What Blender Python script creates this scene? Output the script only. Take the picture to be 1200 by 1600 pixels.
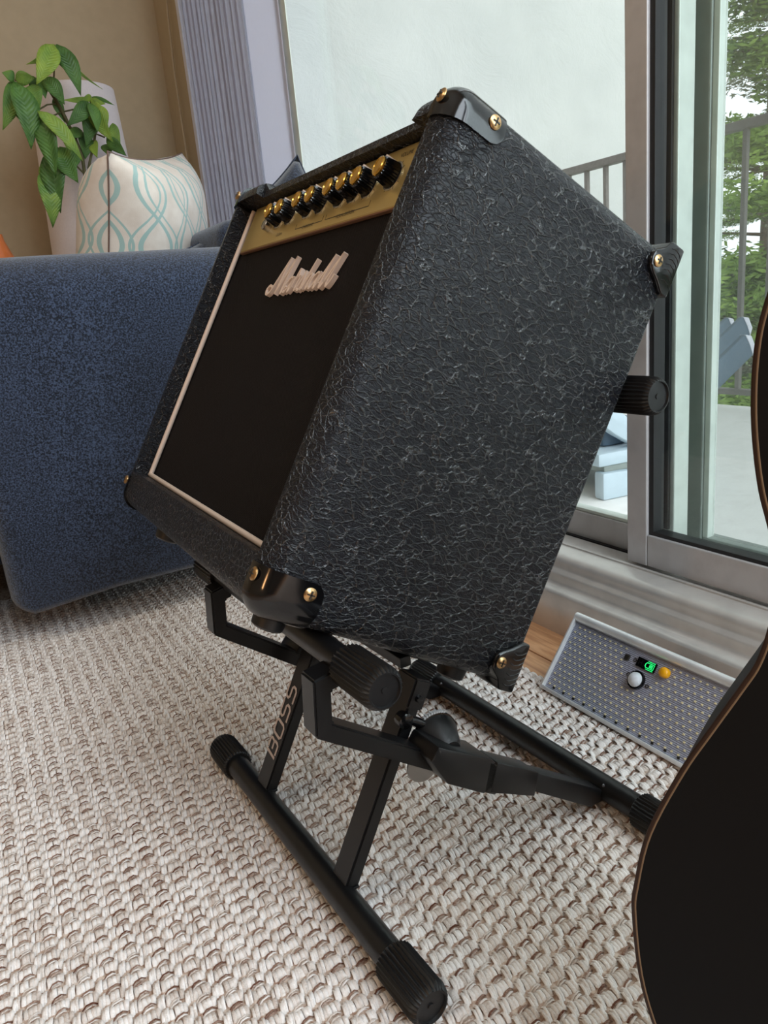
import bpy, bmesh, math, random
import numpy as np
from mathutils import Vector, Matrix, noise
C = bpy.context.scene.collection
S = bpy.context.scene
PI = math.pi
for o in list(bpy.data.objects): bpy.data.objects.remove(o)

# ------------------------------------------------------------------ camera
PITCH, ROLL, YAW, CAMZ, FPX = 0.27294, -0.09605, 0.49706, 0.45, 1179.44
cy, sy = math.cos(YAW), math.sin(YAW)
FW = Vector((sy*math.cos(PITCH), cy*math.cos(PITCH), -math.sin(PITCH)))
r0 = Vector((cy, -sy, 0)); u0 = r0.cross(FW)
RT = math.cos(ROLL)*r0 + math.sin(ROLL)*u0
UP = -math.sin(ROLL)*r0 + math.cos(ROLL)*u0
CAM = Vector((0, 0, CAMZ))
cd = bpy.data.cameras.new('camera'); co = bpy.data.objects.new('camera', cd); C.objects.link(co)
m = Matrix((RT, UP, -FW)).transposed().to_4x4(); m.translation = CAM
co.matrix_world = m
cd.sensor_fit = 'VERTICAL'; cd.sensor_height = 24.0; cd.lens = FPX/1600*24.0
cd.clip_start = 0.02; cd.clip_end = 300
S.camera = co
def ray(x, y): return RT*((x-600)/FPX) - UP*((y-800)/FPX) + FW
def at(x, y, ax, v):                       # measured image point -> point on the plane (axis = v)
    d = ray(x, y); t = (v-CAM[ax])/d[ax]; return CAM + d*t

# ------------------------------------------------------------------ world and lights
w = bpy.data.worlds.new('overcast_sky'); S.world = w; w.use_nodes = True
nt = w.node_tree; bg = nt.nodes['Background']
bg.inputs[0].default_value = (0.90, 0.95, 1.0, 1); bg.inputs[1].default_value = 1.75
def area(name, loc, target, sx, sz, power, col):
    l = bpy.data.lights.new(name, 'AREA'); l.shape = 'RECTANGLE'; l.size = sx; l.size_y = sz
    l.energy = power; l.color = col
    o = bpy.data.objects.new(name, l); C.objects.link(o); o.location = loc
    o.rotation_euler = (Vector(target)-Vector(loc)).to_track_quat('-Z', 'Y').to_euler()
    return o
area('added_fill_behind_camera', (0.62, -0.95, 1.15), (0.0, -0.35, 0.6), 1.4, 1.9, 44, (0.82, 0.91, 1.0))  # added cool fill light, unseen, lifts the interior like daylight from the door side
area('added_ceiling_fill', (-1.2, 0.6, 2.30), (-0.9, 1.2, 0), 0.5, 0.5, 5.5, (1.0, 0.86, 0.68))  # added warm fill overhead, no lamp modelled, brightens the room and tan wall
area('warm_lamp_light', (-1.05, -0.10, 0.66), (0.2, 0.5, 0.3), 0.09, 0.16, 1.3, (1.0, 0.52, 0.22))
S.view_settings.view_transform = 'Standard'; S.view_settings.look = 'None'
S.view_settings.gamma = 1; S.view_settings.use_curve_mapping = False
S.view_settings.exposure = 0.5

# ------------------------------------------------------------------ helpers
def lin(r, g, b):
    f = lambda c: (c/255/12.92) if c/255 <= 0.04045 else ((c/255+0.055)/1.055)**2.4
    return (f(r), f(g), f(b), 1)
def mat(name, col, rough=0.5, metal=0, spec=0.5, coat=0, sheen=0):
    mt = bpy.data.materials.new(name); mt.use_nodes = True
    b = mt.node_tree.nodes['Principled BSDF']
    b.inputs['Base Color'].default_value = col; b.inputs['Roughness'].default_value = rough
    b.inputs['Metallic'].default_value = metal; b.inputs['Specular IOR Level'].default_value = spec
    b.inputs['Coat Weight'].default_value = coat; b.inputs['Sheen Weight'].default_value = sheen
    return mt
class N:
    def __init__(s, mt): s.t = mt.node_tree; s.b = s.t.nodes['Principled BSDF']
    def n(s, typ, **k):
        nd = s.t.nodes.new(typ)
        for a, v in k.items():
            if a[0] == '_': nd.inputs[int(a[1:])].default_value = v
            elif a in ('Scale','Detail','Roughness','Distortion','Randomness','Strength','Distance','W'): nd.inputs[a].default_value = v
            else: setattr(nd, a, v)
        return nd
    def l(s, a, b): s.t.links.new(a, b)
    def math(s, op, a, b=None, c=None):
        nd = s.t.nodes.new('ShaderNodeMath'); nd.operation = op
        for i, v in enumerate((a, b, c)):
            if v is None: continue
            if hasattr(v, 'links'): s.l(v, nd.inputs[i])
            else: nd.inputs[i].default_value = v
        return nd.outputs[0]
    def co(s, kind='Object', scale=(1,1,1), rot=(0,0,0)):
        t = s.t.nodes.new('ShaderNodeTexCoord'); mp = s.t.nodes.new('ShaderNodeMapping')
        mp.inputs['Scale'].default_value = scale; mp.inputs['Rotation'].default_value = rot
        s.l(t.outputs[kind], mp.inputs[0]); return mp.outputs[0]
    def noise(s, vec, scale, detail=3, rough=0.5, dist=0):
        nd = s.n('ShaderNodeTexNoise', Scale=scale, Detail=detail, Roughness=rough, Distortion=dist); s.l(vec, nd.inputs['Vector']); return nd
    def ramp(s, fac, stops):
        nd = s.t.nodes.new('ShaderNodeValToRGB'); e = nd.color_ramp.elements
        while len(e) < len(stops): e.new(0.5)
        for i, (p, c) in enumerate(stops): e[i].position = p; e[i].color = c
        s.l(fac, nd.inputs[0]); return nd.outputs[0]
    def bump(s, h, strength=0.5, dist=0.001, base=None):
        nd = s.n('ShaderNodeBump', Strength=strength, Distance=dist); s.l(h, nd.inputs['Height'])
        if base: s.l(base, nd.inputs['Normal'])
        s.l(nd.outputs[0], s.b.inputs['Normal']); return nd.outputs[0]
def mixc(n, fac, a, b, bt='MIX'):
    nd = n.t.nodes.new('ShaderNodeMix'); nd.data_type = 'RGBA'; nd.blend_type = bt
    for i, v in ((0, fac), (6, a), (7, b)):
        if hasattr(v, 'links'): n.l(v, nd.inputs[i])
        else: nd.inputs[i].default_value = v
    return nd.outputs[2]

def obj(name, bm, mt, parent=None, smooth=None, kind=None, label=None, loc=None):
    if isinstance(bm, bmesh.types.BMesh):
        me = bpy.data.meshes.new(name)
        bmesh.ops.recalc_face_normals(bm, faces=bm.faces); bm.to_mesh(me); bm.free()
    else: me = bm
    if mt: me.materials.append(mt)
    if smooth is not None:
        me.shade_smooth(); me.set_sharp_from_angle(angle=math.radians(smooth))
    o = bpy.data.objects.new(name, me); C.objects.link(o)
    if parent: o.parent = parent
    if loc: o.location = loc
    if kind: o['kind'] = kind
    if label: o['label'] = label
    return o
def inst(src, name=None, parent=None):
    c = src.copy(); C.objects.link(c)
    if parent: c.parent = parent
    return c
def thing(name, label, cat, loc=(0,0,0), rot=(0,0,0), group=None):
    o = bpy.data.objects.new(name, None); C.objects.link(o); o.empty_display_size = 0.05
    o.location = loc; o.rotation_euler = rot; o['label'] = label; o['category'] = cat
    if group: o['group'] = group
    return o
def tag(o, label, cat, group=None):
    o['label'] = label; o['category'] = cat
    if group: o['group'] = group
    return o
def NB(): return bmesh.new()
def bx(bm, x0, x1, y0, y1, z0, z1, bev=0, seg=2):
    t = bmesh.new(); bmesh.ops.create_cube(t, size=1)
    for v in t.verts: v.co = Vector(((x0+x1)/2+v.co.x*(x1-x0), (y0+y1)/2+v.co.y*(y1-y0), (z0+z1)/2+v.co.z*(z1-z0)))
    if bev: bmesh.ops.bevel(t, geom=list(t.edges), offset=bev, segments=seg, affect='EDGES', profile=0.5)
    add(bm, t); return bm
def add(bm, t, mtx=None):
    if mtx is not None: bmesh.ops.transform(t, matrix=mtx, verts=t.verts)
    me = bpy.data.meshes.new('tmp'); t.to_mesh(me); t.free(); bm.from_mesh(me); bpy.data.meshes.remove(me)
def frame(d):
    d = Vector(d).normalized(); a = Vector((0,0,1)) if abs(d.z) < 0.9 else Vector((1,0,0))
    x = a.cross(d).normalized(); return x, d.cross(x)
def tube(bm, pts, rad, seg=16, cap=True):
    pts = [Vector(p) for p in pts]; rings = []
    x = None
    for i, p in enumerate(pts):
        d = (pts[min(i+1, len(pts)-1)]-pts[max(i-1, 0)]).normalized()
        if x is None: x, y = frame(d)
        else:
            x = (x - d*x.dot(d)).normalized(); y = d.cross(x)
        r = rad[i] if hasattr(rad, '__len__') else rad
        rings.append([bm.verts.new(p + x*math.cos(2*PI*k/seg)*r + y*math.sin(2*PI*k/seg)*r) for k in range(seg)])
    for a, b in zip(rings, rings[1:]):
        for k in range(seg): bm.faces.new((a[k], a[(k+1) % seg], b[(k+1) % seg], b[k]))
    if cap:
        bm.faces.new(rings[0][::-1]); bm.faces.new(rings[-1])
    return bm
def prism(bm, poly, a0, a1, ax=1, bev=0, seg=2):
    """poly in the two other axes (in x,y,z order), extruded along ax from a0 to a1"""
    t = bmesh.new()
    def P(u, v, a): return Vector({0:(a,u,v),1:(u,a,v),2:(u,v,a)}[ax])
    A = [t.verts.new(P(u, v, a0)) for u, v in poly]; B = [t.verts.new(P(u, v, a1)) for u, v in poly]
    n = len(poly)
    t.faces.new(A[::-1]); t.faces.new(B)
    for k in range(n): t.faces.new((A[k], A[(k+1) % n], B[(k+1) % n], B[k]))
    bmesh.ops.recalc_face_normals(t, faces=t.faces)
    if bev: bmesh.ops.bevel(t, geom=list(t.edges), offset=bev, segments=seg, affect='EDGES', profile=0.5)
    add(bm, t); return bm
def lathe(bm, prof, axis='y', o=(0,0,0), seg=32, flute=0, nf=0):
    """prof: (along, radius). flute: depth, nf: number; fluted where third entry is 1"""
    rings = []
    o = Vector(o)
    for p in prof:
        a, r = p[0], p[1]; f = p[2] if len(p) > 2 else 0
        ring = []
        for k in range(seg):
            t = 2*PI*k/seg
            rr = r - (flute*f*(0.5-0.5*math.cos(nf*t))**0.7 if f else 0)
            c, s = math.cos(t)*rr, math.sin(t)*rr
            ring.append(bm.verts.new(o + Vector({'y':(c,a,s),'z':(c,s,a),'x':(a,c,s)}[axis])))
        rings.append(ring)
    for a, b in zip(rings, rings[1:]):
        for k in range(seg): bm.faces.new((a[k], a[(k+1) % seg], b[(k+1) % seg], b[k]))
    bm.faces.new(rings[0][::-1]); bm.faces.new(rings[-1])
    return bm
def cr(pts, n=6, closed=False):
    pts = [Vector(p) for p in pts]; out = []; L = len(pts)
    rng = range(L if closed else L-1)
    for i in rng:
        g = (lambda k: pts[k % L]) if closed else (lambda k: pts[max(0, min(L-1, k))])
        p0, p1, p2, p3 = g(i-1), g(i), g(i+1), g(i+2)
        for j in range(n):
            t = j/n
            out.append(0.5*((2*p1)+(p2-p0)*t+(2*p0-5*p1+4*p2-p3)*t*t+(3*p1-p0-3*p2+p3)*t**3))
    if not closed: out.append(pts[-1])
    return out
def ribbon(bm, pts, wd, f0, f1, bev=0):
    """flat pen stroke along 2-D pts, extruded; f0,f1 map (u,v)->Vector at bottom and top"""
    pts = [Vector((p[0], p[1])) for p in pts]; L = []; R = []
    for i, p in enumerate(pts):
        d = (pts[min(i+1, len(pts)-1)]-pts[max(i-1, 0)])
        if d.length < 1e-9: d = Vector((1, 0))
        d.normalize(); nn = Vector((-d.y, d.x))*wd/2
        e = d*wd*0.35*(-1 if i == 0 else (1 if i == len(pts)-1 else 0))
        L.append(p+nn+e); R.append(p-nn+e)
    va = [[bm.verts.new(f(q)) for q in s] for f in (f0, f1) for s in (L, R)]
    l0, r0_, l1, r1 = va
    for i in range(len(pts)-1):
        bm.faces.new((l1[i], l1[i+1], r1[i+1], r1[i])); bm.faces.new((l0[i], r0_[i], r0_[i+1], l0[i+1]))
        bm.faces.new((l0[i], l0[i+1], l1[i+1], l1[i])); bm.faces.new((r0_[i], r1[i], r1[i+1], r0_[i+1]))
    for i in (0, -1): bm.faces.new((l0[i], l1[i], r1[i], r0_[i]))
def boolean(bm, cutters, op='DIFFERENCE'):
    me = bpy.data.meshes.new('b'); bmesh.ops.recalc_face_normals(bm, faces=bm.faces); bm.to_mesh(me); bm.free()
    o = bpy.data.objects.new('b', me); C.objects.link(o); cs = []
    for c in cutters:
        mc = bpy.data.meshes.new('c'); bmesh.ops.recalc_face_normals(c, faces=c.faces); c.to_mesh(mc); c.free()
        oc = bpy.data.objects.new('c', mc); C.objects.link(oc); cs.append(oc)
        md = o.modifiers.new('m', 'BOOLEAN'); md.operation = op; md.object = oc; md.solver = 'EXACT'
    bpy.context.view_layer.update()
    dg = bpy.context.evaluated_depsgraph_get()
    out = bpy.data.meshes.new_from_object(o.evaluated_get(dg))
    bpy.data.objects.remove(o)
    for c in cs: bpy.data.objects.remove(c)
    res = bmesh.new(); res.from_mesh(out); bpy.data.meshes.remove(out); return res

# ------------------------------------------------------------------ materials
def m_tolex():
    mt = mat('black_leather_grain', (0.0030, 0.0038, 0.0068, 1), 0.40, spec=0.6); n = N(mt)
    v = n.co('Object', (1, 1, 1))
    ns = n.noise(v, 55, 3, 0.6)
    ad = n.n('ShaderNodeVectorMath', operation='MULTIPLY_ADD'); n.l(ns.outputs['Color'], ad.inputs[0]); ad.inputs[1].default_value = (0.0105,)*3; n.l(v, ad.inputs[2])
    st = n.n('ShaderNodeMapping'); n.l(ad.outputs[0], st.inputs[0]); st.inputs['Scale'].default_value = (0.50, 1, 1.2)
    v1 = n.n('ShaderNodeTexVoronoi', feature='DISTANCE_TO_EDGE', Scale=175); n.l(st.outputs[0], v1.inputs['Vector'])
    v2 = n.n('ShaderNodeTexVoronoi', feature='DISTANCE_TO_EDGE', Scale=380); n.l(st.outputs[0], v2.inputs['Vector'])
    g1 = n.n('ShaderNodeMapRange', interpolation_type='SMOOTHSTEP', _2=0.10, _3=1.0, _4=0.0); n.l(v1.outputs['Distance'], g1.inputs[0])
    g2 = n.n('ShaderNodeMapRange', interpolation_type='SMOOTHSTEP', _2=0.14); n.l(v2.outputs['Distance'], g2.inputs[0])
    fine = n.noise(v, 1100, 2, 0.6)
    h = n.math('ADD', n.math('MULTIPLY', g1.outputs[0], 0.9), n.math('MULTIPLY', g2.outputs[0], 0.35))
    h = n.math('ADD', h, n.math('MULTIPLY', fine.outputs[0], 0.35))
    n.bump(h, 0.85, 0.0012)
    n.l(n.math('MULTIPLY_ADD', g1.outputs[0], 0.70, 0.36), n.b.inputs['Specular IOR Level'])
    rr = n.math('MULTIPLY_ADD', g1.outputs[0], -0.17, 0.34); n.l(rr, n.b.inputs['Roughness'])
    return mt
M_tolex = m_tolex()
def bumpy(mt, scale, strength, dist, kind='Object', detail=3):
    n = N(mt); v = n.co(kind); x = n.noise(v, scale, detail); n.bump(x.outputs[0], strength, dist); return mt
M_gloss = mat('gloss_black_plastic', (0.003, 0.003, 0.0035, 1), 0.13, spec=0.6)
M_satin = bumpy(mat('ribbed_black_plastic', (0.0045, 0.0045, 0.005, 1), 0.36), 900, 0.15, 0.0003)
M_rubber = bumpy(mat('black_rubber', (0.0045, 0.0045, 0.005, 1), 0.42), 700, 0.2, 0.0003)
M_steel = bumpy(mat('black_powder_coat', (0.0045, 0.0045, 0.005, 1), 0.36, spec=0.5), 1500, 0.25, 0.0002)
M_brass = bumpy(mat('brass_screw', lin(205, 168, 120), 0.28, metal=1), 500, 0.1, 0.0002)
M_gold = bumpy(mat('polished_gold_cap', lin(236, 190, 96), 0.16, metal=1), 300, 0.05, 0.0002)
def m_panel():
    mt = mat('brushed_gold_panel', lin(214, 190, 126), 0.36, metal=0.7); n = N(mt)
    v = n.co('Object', (1, 0.02, 1)); x = n.noise(v, 900, 2); n.bump(x.outputs[0], 0.15, 0.0002); return mt
M_panel = m_panel()
M_ink = mat('black_print', (0.02, 0.017, 0.012, 1), 0.5)
M_pipe = bumpy(mat('cream_piping', lin(222, 200, 182), 0.45), 600, 0.1, 0.0003)
M_logo = mat('ivory_script_letters', lin(232, 208, 190), 0.38)
def m_grille():
    mt = mat('black_grille_cloth', (0.015, 0.013, 0.013, 1), 0.75, spec=0.12); n = N(mt)
    v = n.co('Object')
    sep = n.n('ShaderNodeSeparateXYZ'); n.l(v, sep.inputs[0])
    a = n.math('SINE', n.math('MULTIPLY', sep.outputs[1], 2*PI/0.0026)); b = n.math('SINE', n.math('MULTIPLY', sep.outputs[2], 2*PI/0.0022))
    h = n.math('MULTIPLY', a, b)
    c = n.ramp(n.math('MULTIPLY_ADD', h, 0.5, 0.5), [(0, (0.0015, 0.0013, 0.0013, 1)), (1, (0.022, 0.018, 0.0175, 1))])
    n.l(c, n.b.inputs['Base Color']); n.bump(h, 0.6, 0.0006); return mt
M_grille = m_grille()
def m_fabric(name, c1, c2, sc=420, bs=0.5):
    mt = mat(name, c1, 0.85, spec=0.25, sheen=0.35); n = N(mt); v = n.co('Object')
    a = n.noise(v, sc, 2, 0.7); b = n.noise(v, 9, 2)
    f = n.math('ADD', n.math('MULTIPLY', a.outputs[0], 1.0), n.math('MULTIPLY_ADD', b.outputs[0], 0.12, -0.06))
    c = n.ramp(f, [(0.40, c1), (0.53, tuple((c1[i]+c2[i])/2 for i in range(4))), (0.64, c2)])
    n.l(c, n.b.inputs['Base Color']); n.bump(a.outputs[0], bs, 0.0016); return mt
M_navy = m_fabric('navy_tweed', lin(13, 19, 31), lin(68, 82, 108))
M_navy2 = m_fabric('dark_navy_cushion_cloth', lin(26, 32, 45), lin(62, 72, 90), 300)
def m_plain(name, col, rough, sc=60, amt=0.06, bump=0.1, dist=0.002):
    mt = mat(name, col, rough, spec=0.3); n = N(mt); v = n.co('Object'); x = n.noise(v, sc, 4)
    lo = tuple(c*(1-amt) for c in col[:3])+(1,); hi = tuple(min(1, c*(1+amt)) for c in col[:3])+(1,)
    n.l(n.ramp(x.outputs[0], [(0.3, lo), (0.7, hi)]), n.b.inputs['Base Color']); n.bump(x.outputs[0], bump, dist); return mt
M_tan = m_plain('tan_wall_paint', lin(184, 166, 138), 0.8, 40, 0.03, 0.08)
M_ceil = m_plain('white_ceiling_paint', lin(225, 220, 210), 0.85, 40, 0.03)
M_white = m_plain('white_vinyl', lin(222, 222, 232), 0.5, 30, 0.02)
M_lilac = m_plain('pale_lilac_blind', lin(204, 203, 214), 0.6, 80, 0.03)
M_shade = m_plain('white_lamp_shade_cloth', lin(224, 214, 214), 0.8, 200, 0.03)
def translucent(mt, col, amt):
    t = mt.node_tree; b = t.nodes['Principled BSDF']; o = [x for x in t.nodes if x.type == 'OUTPUT_MATERIAL'][0]
    tr = t.nodes.new('ShaderNodeBsdfTranslucent'); tr.inputs[0].default_value = col; mx = t.nodes.new('ShaderNodeMixShader'); mx.inputs[0].default_value = amt
    t.links.new(b.outputs[0], mx.inputs[1]); t.links.new(tr.outputs[0], mx.inputs[2]); t.links.new(mx.outputs[0], o.inputs[0])
translucent(M_lilac, lin(205, 204, 216), 0.42)
M_vane = m_plain('white_translucent_vane', lin(226, 226, 238), 0.6, 80, 0.02); translucent(M_vane, lin(236, 236, 246), 0.6)
M_cord = m_plain('tan_blind_cord', lin(190, 175, 150), 0.7)
def m_stucco():
    mt = mat('white_stucco', lin(212, 212, 208), 0.9, spec=0.2); n = N(mt); v = n.co('Object')
    a = n.noise(v, 2.4, 5, 0.55); w_ = n.noise(v, 4, 7, 0.68, 0.9); c = n.noise(v, 60, 3)
    n.l(n.ramp(a.outputs[0], [(0.3, lin(200, 203, 200)), (0.7, lin(216, 218, 214))]), n.b.inputs['Base Color'])
    h = n.math('ADD', w_.outputs[0], n.math('MULTIPLY', c.outputs[0], 0.08)); n.bump(h, 0.32, 0.022); return mt
M_stucco = m_stucco()
def m_alu(name, col, rough=0.38, metal=0.3):
    mt = mat(name, col, rough, metal=metal, spec=0.5); n = N(mt); v = n.co('Object', (1, 0.05, 1)); x = n.noise(v, 260, 3)
    y = n.noise(n.co('Object'), 35, 4)
    n.l(n.ramp(y.outputs[0], [(0.25, tuple(c*0.86 for c in col[:3])+(1,)), (0.6, col)]), n.b.inputs['Base Color'])
    n.bump(x.outputs[0], 0.12, 0.0004); return mt
M_alu = m_alu('aluminium_frame', lin(206, 204, 204), 0.4, 0.15)
M_alu_w = m_alu('pale_channel', lin(214, 222, 214), 0.5)
M_alu_g = m_alu('grey_green_screen_frame', lin(146, 154, 148), 0.5)
M_gasket = mat('black_gasket', (0.012, 0.012, 0.013, 1), 0.5)
def m_glass(name, tint):
    mt = bpy.data.materials.new(name); mt.use_nodes = True; t = mt.node_tree; t.nodes.clear()
    o = t.nodes.new('ShaderNodeOutputMaterial'); mx = t.nodes.new('ShaderNodeMixShader'); tr = t.nodes.new('ShaderNodeBsdfTransparent'); gl = t.nodes.new('ShaderNodeBsdfGlossy')
    lw = t.nodes.new('ShaderNodeLayerWeight'); lw.inputs[0].default_value = 0.5
    pw = t.nodes.new('ShaderNodeMath'); pw.operation = 'POWER'; pw.inputs[1].default_value = 5; t.links.new(lw.outputs['Facing'], pw.inputs[0])
    fr = t.nodes.new('ShaderNodeMath'); fr.operation = 'MULTIPLY_ADD'; fr.inputs[1].default_value = 0.8; fr.inputs[2].default_value = 0.035; t.links.new(pw.outputs[0], fr.inputs[0]); tr.inputs[0].default_value = tint; gl.inputs['Roughness'].default_value = 0.0
    t.links.new(fr.outputs[0], mx.inputs[0]); t.links.new(tr.outputs[0], mx.inputs[1]); t.links.new(gl.outputs[0], mx.inputs[2]); t.links.new(mx.outputs[0], o.inputs[0])
    return mt
M_glass = m_glass('clear_window_glass', (0.97, 0.985, 0.98, 1))
M_glass2 = m_glass('greenish_door_glass', (0.93, 0.965, 0.95, 1))
def m_screen():
    mt = bpy.data.materials.new('insect_screen_mesh'); mt.use_nodes = True; t = mt.node_tree; t.nodes.clear()
    o = t.nodes.new('ShaderNodeOutputMaterial'); mx = t.nodes.new('ShaderNodeMixShader'); tr = t.nodes.new('ShaderNodeBsdfTransparent'); df = t.nodes.new('ShaderNodeBsdfDiffuse')
    df.inputs[0].default_value = (0.42, 0.42, 0.42, 1)
    mx.inputs[0].default_value = 0.26
    t.links.new(tr.outputs[0], mx.inputs[1]); t.links.new(df.outputs[0], mx.inputs[2]); t.links.new(mx.outputs[0], o.inputs[0]); return mt
M_screen = m_screen()
def m_wood():
    mt = mat('oak_floor_wood', lin(200, 150, 108), 0.38, spec=0.45); n = N(mt); v = n.co('Object', (14, 1.3, 1))
    x = n.noise(v, 9, 5, 0.6, 0.6); n.l(n.ramp(x.outputs[0], [(0.3, lin(172, 118, 78)), (0.6, lin(214, 164, 120)), (0.8, lin(224, 180, 138))]), n.b.inputs['Base Color'])
    n.bump(x.outputs[0], 0.08, 0.0006); return mt
M_wood = m_wood()
M_joint = mat('dark_floor_joint', lin(90, 60, 40), 0.7)
M_deck = m_plain('pale_balcony_floor', lin(230, 230, 226), 0.8, 25, 0.06, 0.2)
M_rail = m_plain('grey_painted_steel_rail', lin(128, 124, 120), 0.6, 90, 0.1)
M_blue = m_plain('pale_blue_resin', lin(188, 204, 212), 0.45, 20, 0.04)
M_blue2 = m_plain('slate_blue_resin', lin(88, 106, 122), 0.5, 60, 0.06)

# ------------------------------------------------------------------ setting: room shell
def struct(name, bm, mt, smooth=None, parent=None):
    o = obj(name, bm, mt, parent, smooth)
    if not parent: o['kind'] = 'structure'
    return o
XW = 0.74
fl = struct('floor', bx(NB(), -3.6, 0.64, -3.4, 2.46, -0.06, -0.006), M_joint)
pl = None
k = 0
for i in range(11):                                   # floorboards, the nearest ones under the rug are hidden
    x1 = 0.638 - i*0.068; x0 = x1-0.0665
    if i > 4: break
    ys = [-3.4, -0.6+0.17*i, 0.7+0.21*((i*3) % 4)-0.25, 2.46] if i else [-3.4, -0.3, 0.89, 2.46]
    for a, b in zip(ys, ys[1:]):
        struct('floorboard', bx(NB(), x0, x1, a+0.001, b-0.001, -0.006, 0.0, 0.0008, 1), M_wood, parent=fl)
struct('floorboard', bx(NB(), -3.6, 0.298, -3.4, 2.46, -0.006, 0.0), M_wood, parent=fl)
struct('wall_back', bx(NB(), -3.6, XW+0.1, 2.46, 2.56, 0, 2.4), M_tan)
struct('wall_left', bx(NB(), -3.7, -3.6, -3.4, 2.56, 0, 2.4), M_tan)
struct('wall_front', bx(NB(), -3.7, XW+0.1, -3.5, -3.4, 0, 2.4), M_tan)
bm = NB(); bx(bm, XW, XW+0.1, 2.20, 2.46, 0, 2.4); bx(bm, XW, XW+0.1, -3.4, 2.20, 2.02, 2.4); bx(bm, XW, XW+0.1, -3.4, -1.75, 0, 2.02)
struct('wall_right', bm, M_tan)
struct('ceiling', bx(NB(), -3.7, XW+0.1, -3.5, 2.56, 2.4, 2.48), M_ceil)
# sill / threshold with stepped mouldings
prof = [(.630,0),(.630,.0555),(.6315,.0585),(.635,.0600),(.640,.0605),(.646,.0625),(.6475,.066),(.6475,.0745),(.649,.0780),(.6535,.0800),(.6550,.0825),(.6555,.0880),(.6570,.0935),(.6605,.0965),(.6660,.0985),(.6890,.0995),(.6890,.1015),(.6935,.1015),(.6935,.0960),(.7300,.0960),(.7300,.088),(.87,.084),(.87,0)]
struct('trim_1', prism(NB(), prof, -1.75, 2.20), m_alu('pale_aluminium_sill', lin(214, 210, 204), 0.27), 50)
struct('baseboard_right', bx(NB(), XW-0.012, XW, 2.20, 2.448, 0, 0.07, 0.003), M_white)
struct('baseboard_back', bx(NB(), -3.6, XW-0.012, 2.448, 2.46, 0, 0.07, 0.003), M_white)
# sliding door panel (door_1)
d1 = thing('door_1', 'x', 'door'); del d1['category'], d1['label']; d1['kind'] = 'structure'
xd = 0.700
obj('stile', bx(NB(), xd, xd+.026, .621, .652, .1015, 2.0, .0015), M_alu, d1)
obj('bottom_rail', bx(NB(), xd+.0005, xd+.0255, -.55, .6205, .1015, .142, .0015), M_alu, d1)
obj('stile', bx(NB(), xd, xd+.026, -.60, -.551, .1015, 2.0, .0015), M_alu, d1)
obj('top_rail', bx(NB(), xd, xd+.026, -.55, .6205, 1.94, 2.0, .0015), M_alu, d1)
bm = NB(); bx(bm, xd+.004, xd+.022, .614, .6205, .142, 1.94); bx(bm, xd+.004, xd+.022, -.55, .614, .142, .1465)
obj('gasket', bm, M_gasket, d1)
obj('glass_pane', bx(NB(), xd+.011, xd+.015, -.55, .6142, .1463, 1.94), M_glass2, d1)
# fixed panel (window_1)
w1 = thing('window_1', 'x', 'window'); del w1['category'], w1['label']; w1['kind'] = 'structure'
xf = 0.738
obj('stile', bx(NB(), xf, xf+.026, .612, .654, .092, 2.0, .0015), M_alu_w, w1)
bm = NB(); bx(bm, xf-.004, xf, .618, .627, .142, 2.0); bx(bm, xf-.003, xf, .634, .638, .142, 2.0)
obj('weather_strip', bm, M_gasket, w1)
obj('bottom_rail', bx(NB(), xf, xf+.026,   .654, 2.14, .0885, .1335, .0015), M_alu, w1)
obj('glazing_bead', bx(NB(), xf+.003, xf+.020, .654, 2.14, .1335, .1385, .001), M_alu_w, w1)
obj('track_seal', bx(NB(), xf-.006, xf+.002, .654, 2.14, .086, .097), M_gasket, w1)
obj('stile', bx(NB(), xf, xf+.026, 2.14, 2.18, .092, 2.0, .0015), M_alu_w, w1)
obj('glass_pane', bx(NB(), xf+.010, xf+.014, .650, 2.14, .138, 2.0), M_glass, w1)
struct('trim_2', bx(NB(), .725, .86, 2.18, 2.22, 0, 2.02, .002), M_white)
struct('trim_3', bx(NB(), .700, .86, -1.75, 2.18, 2.0, 2.02), M_alu)
# outer channel and insect screen (door_2)
d2 = thing('door_2', 'x', 'door'); del d2['category'], d2['label']; d2['kind'] = 'structure'
xs = 0.785
obj('channel', bx(NB(), xs-.006, xs+.012, .640, .666, .095, 2.0, .002), M_alu_w, d2)
obj('screen_stile', bx(NB(), xs-.004, xs+.02, .606, .640, .088, 2.0, .002), M_alu_g, d2)
obj('screen_bead', bx(NB(), xs-.001, xs+.012, .598, .606, .123, 2.0, .001), M_alu_w, d2)
obj('screen_rail', bx(NB(), xs-.002, xs+.02, -.55, .6055, .088, .124, .002), M_alu_g, d2)
obj('screen_mesh', bx(NB(), xs+.008, xs+.0085, -.55, .598, .124, 2.0), M_screen, d2)

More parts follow.
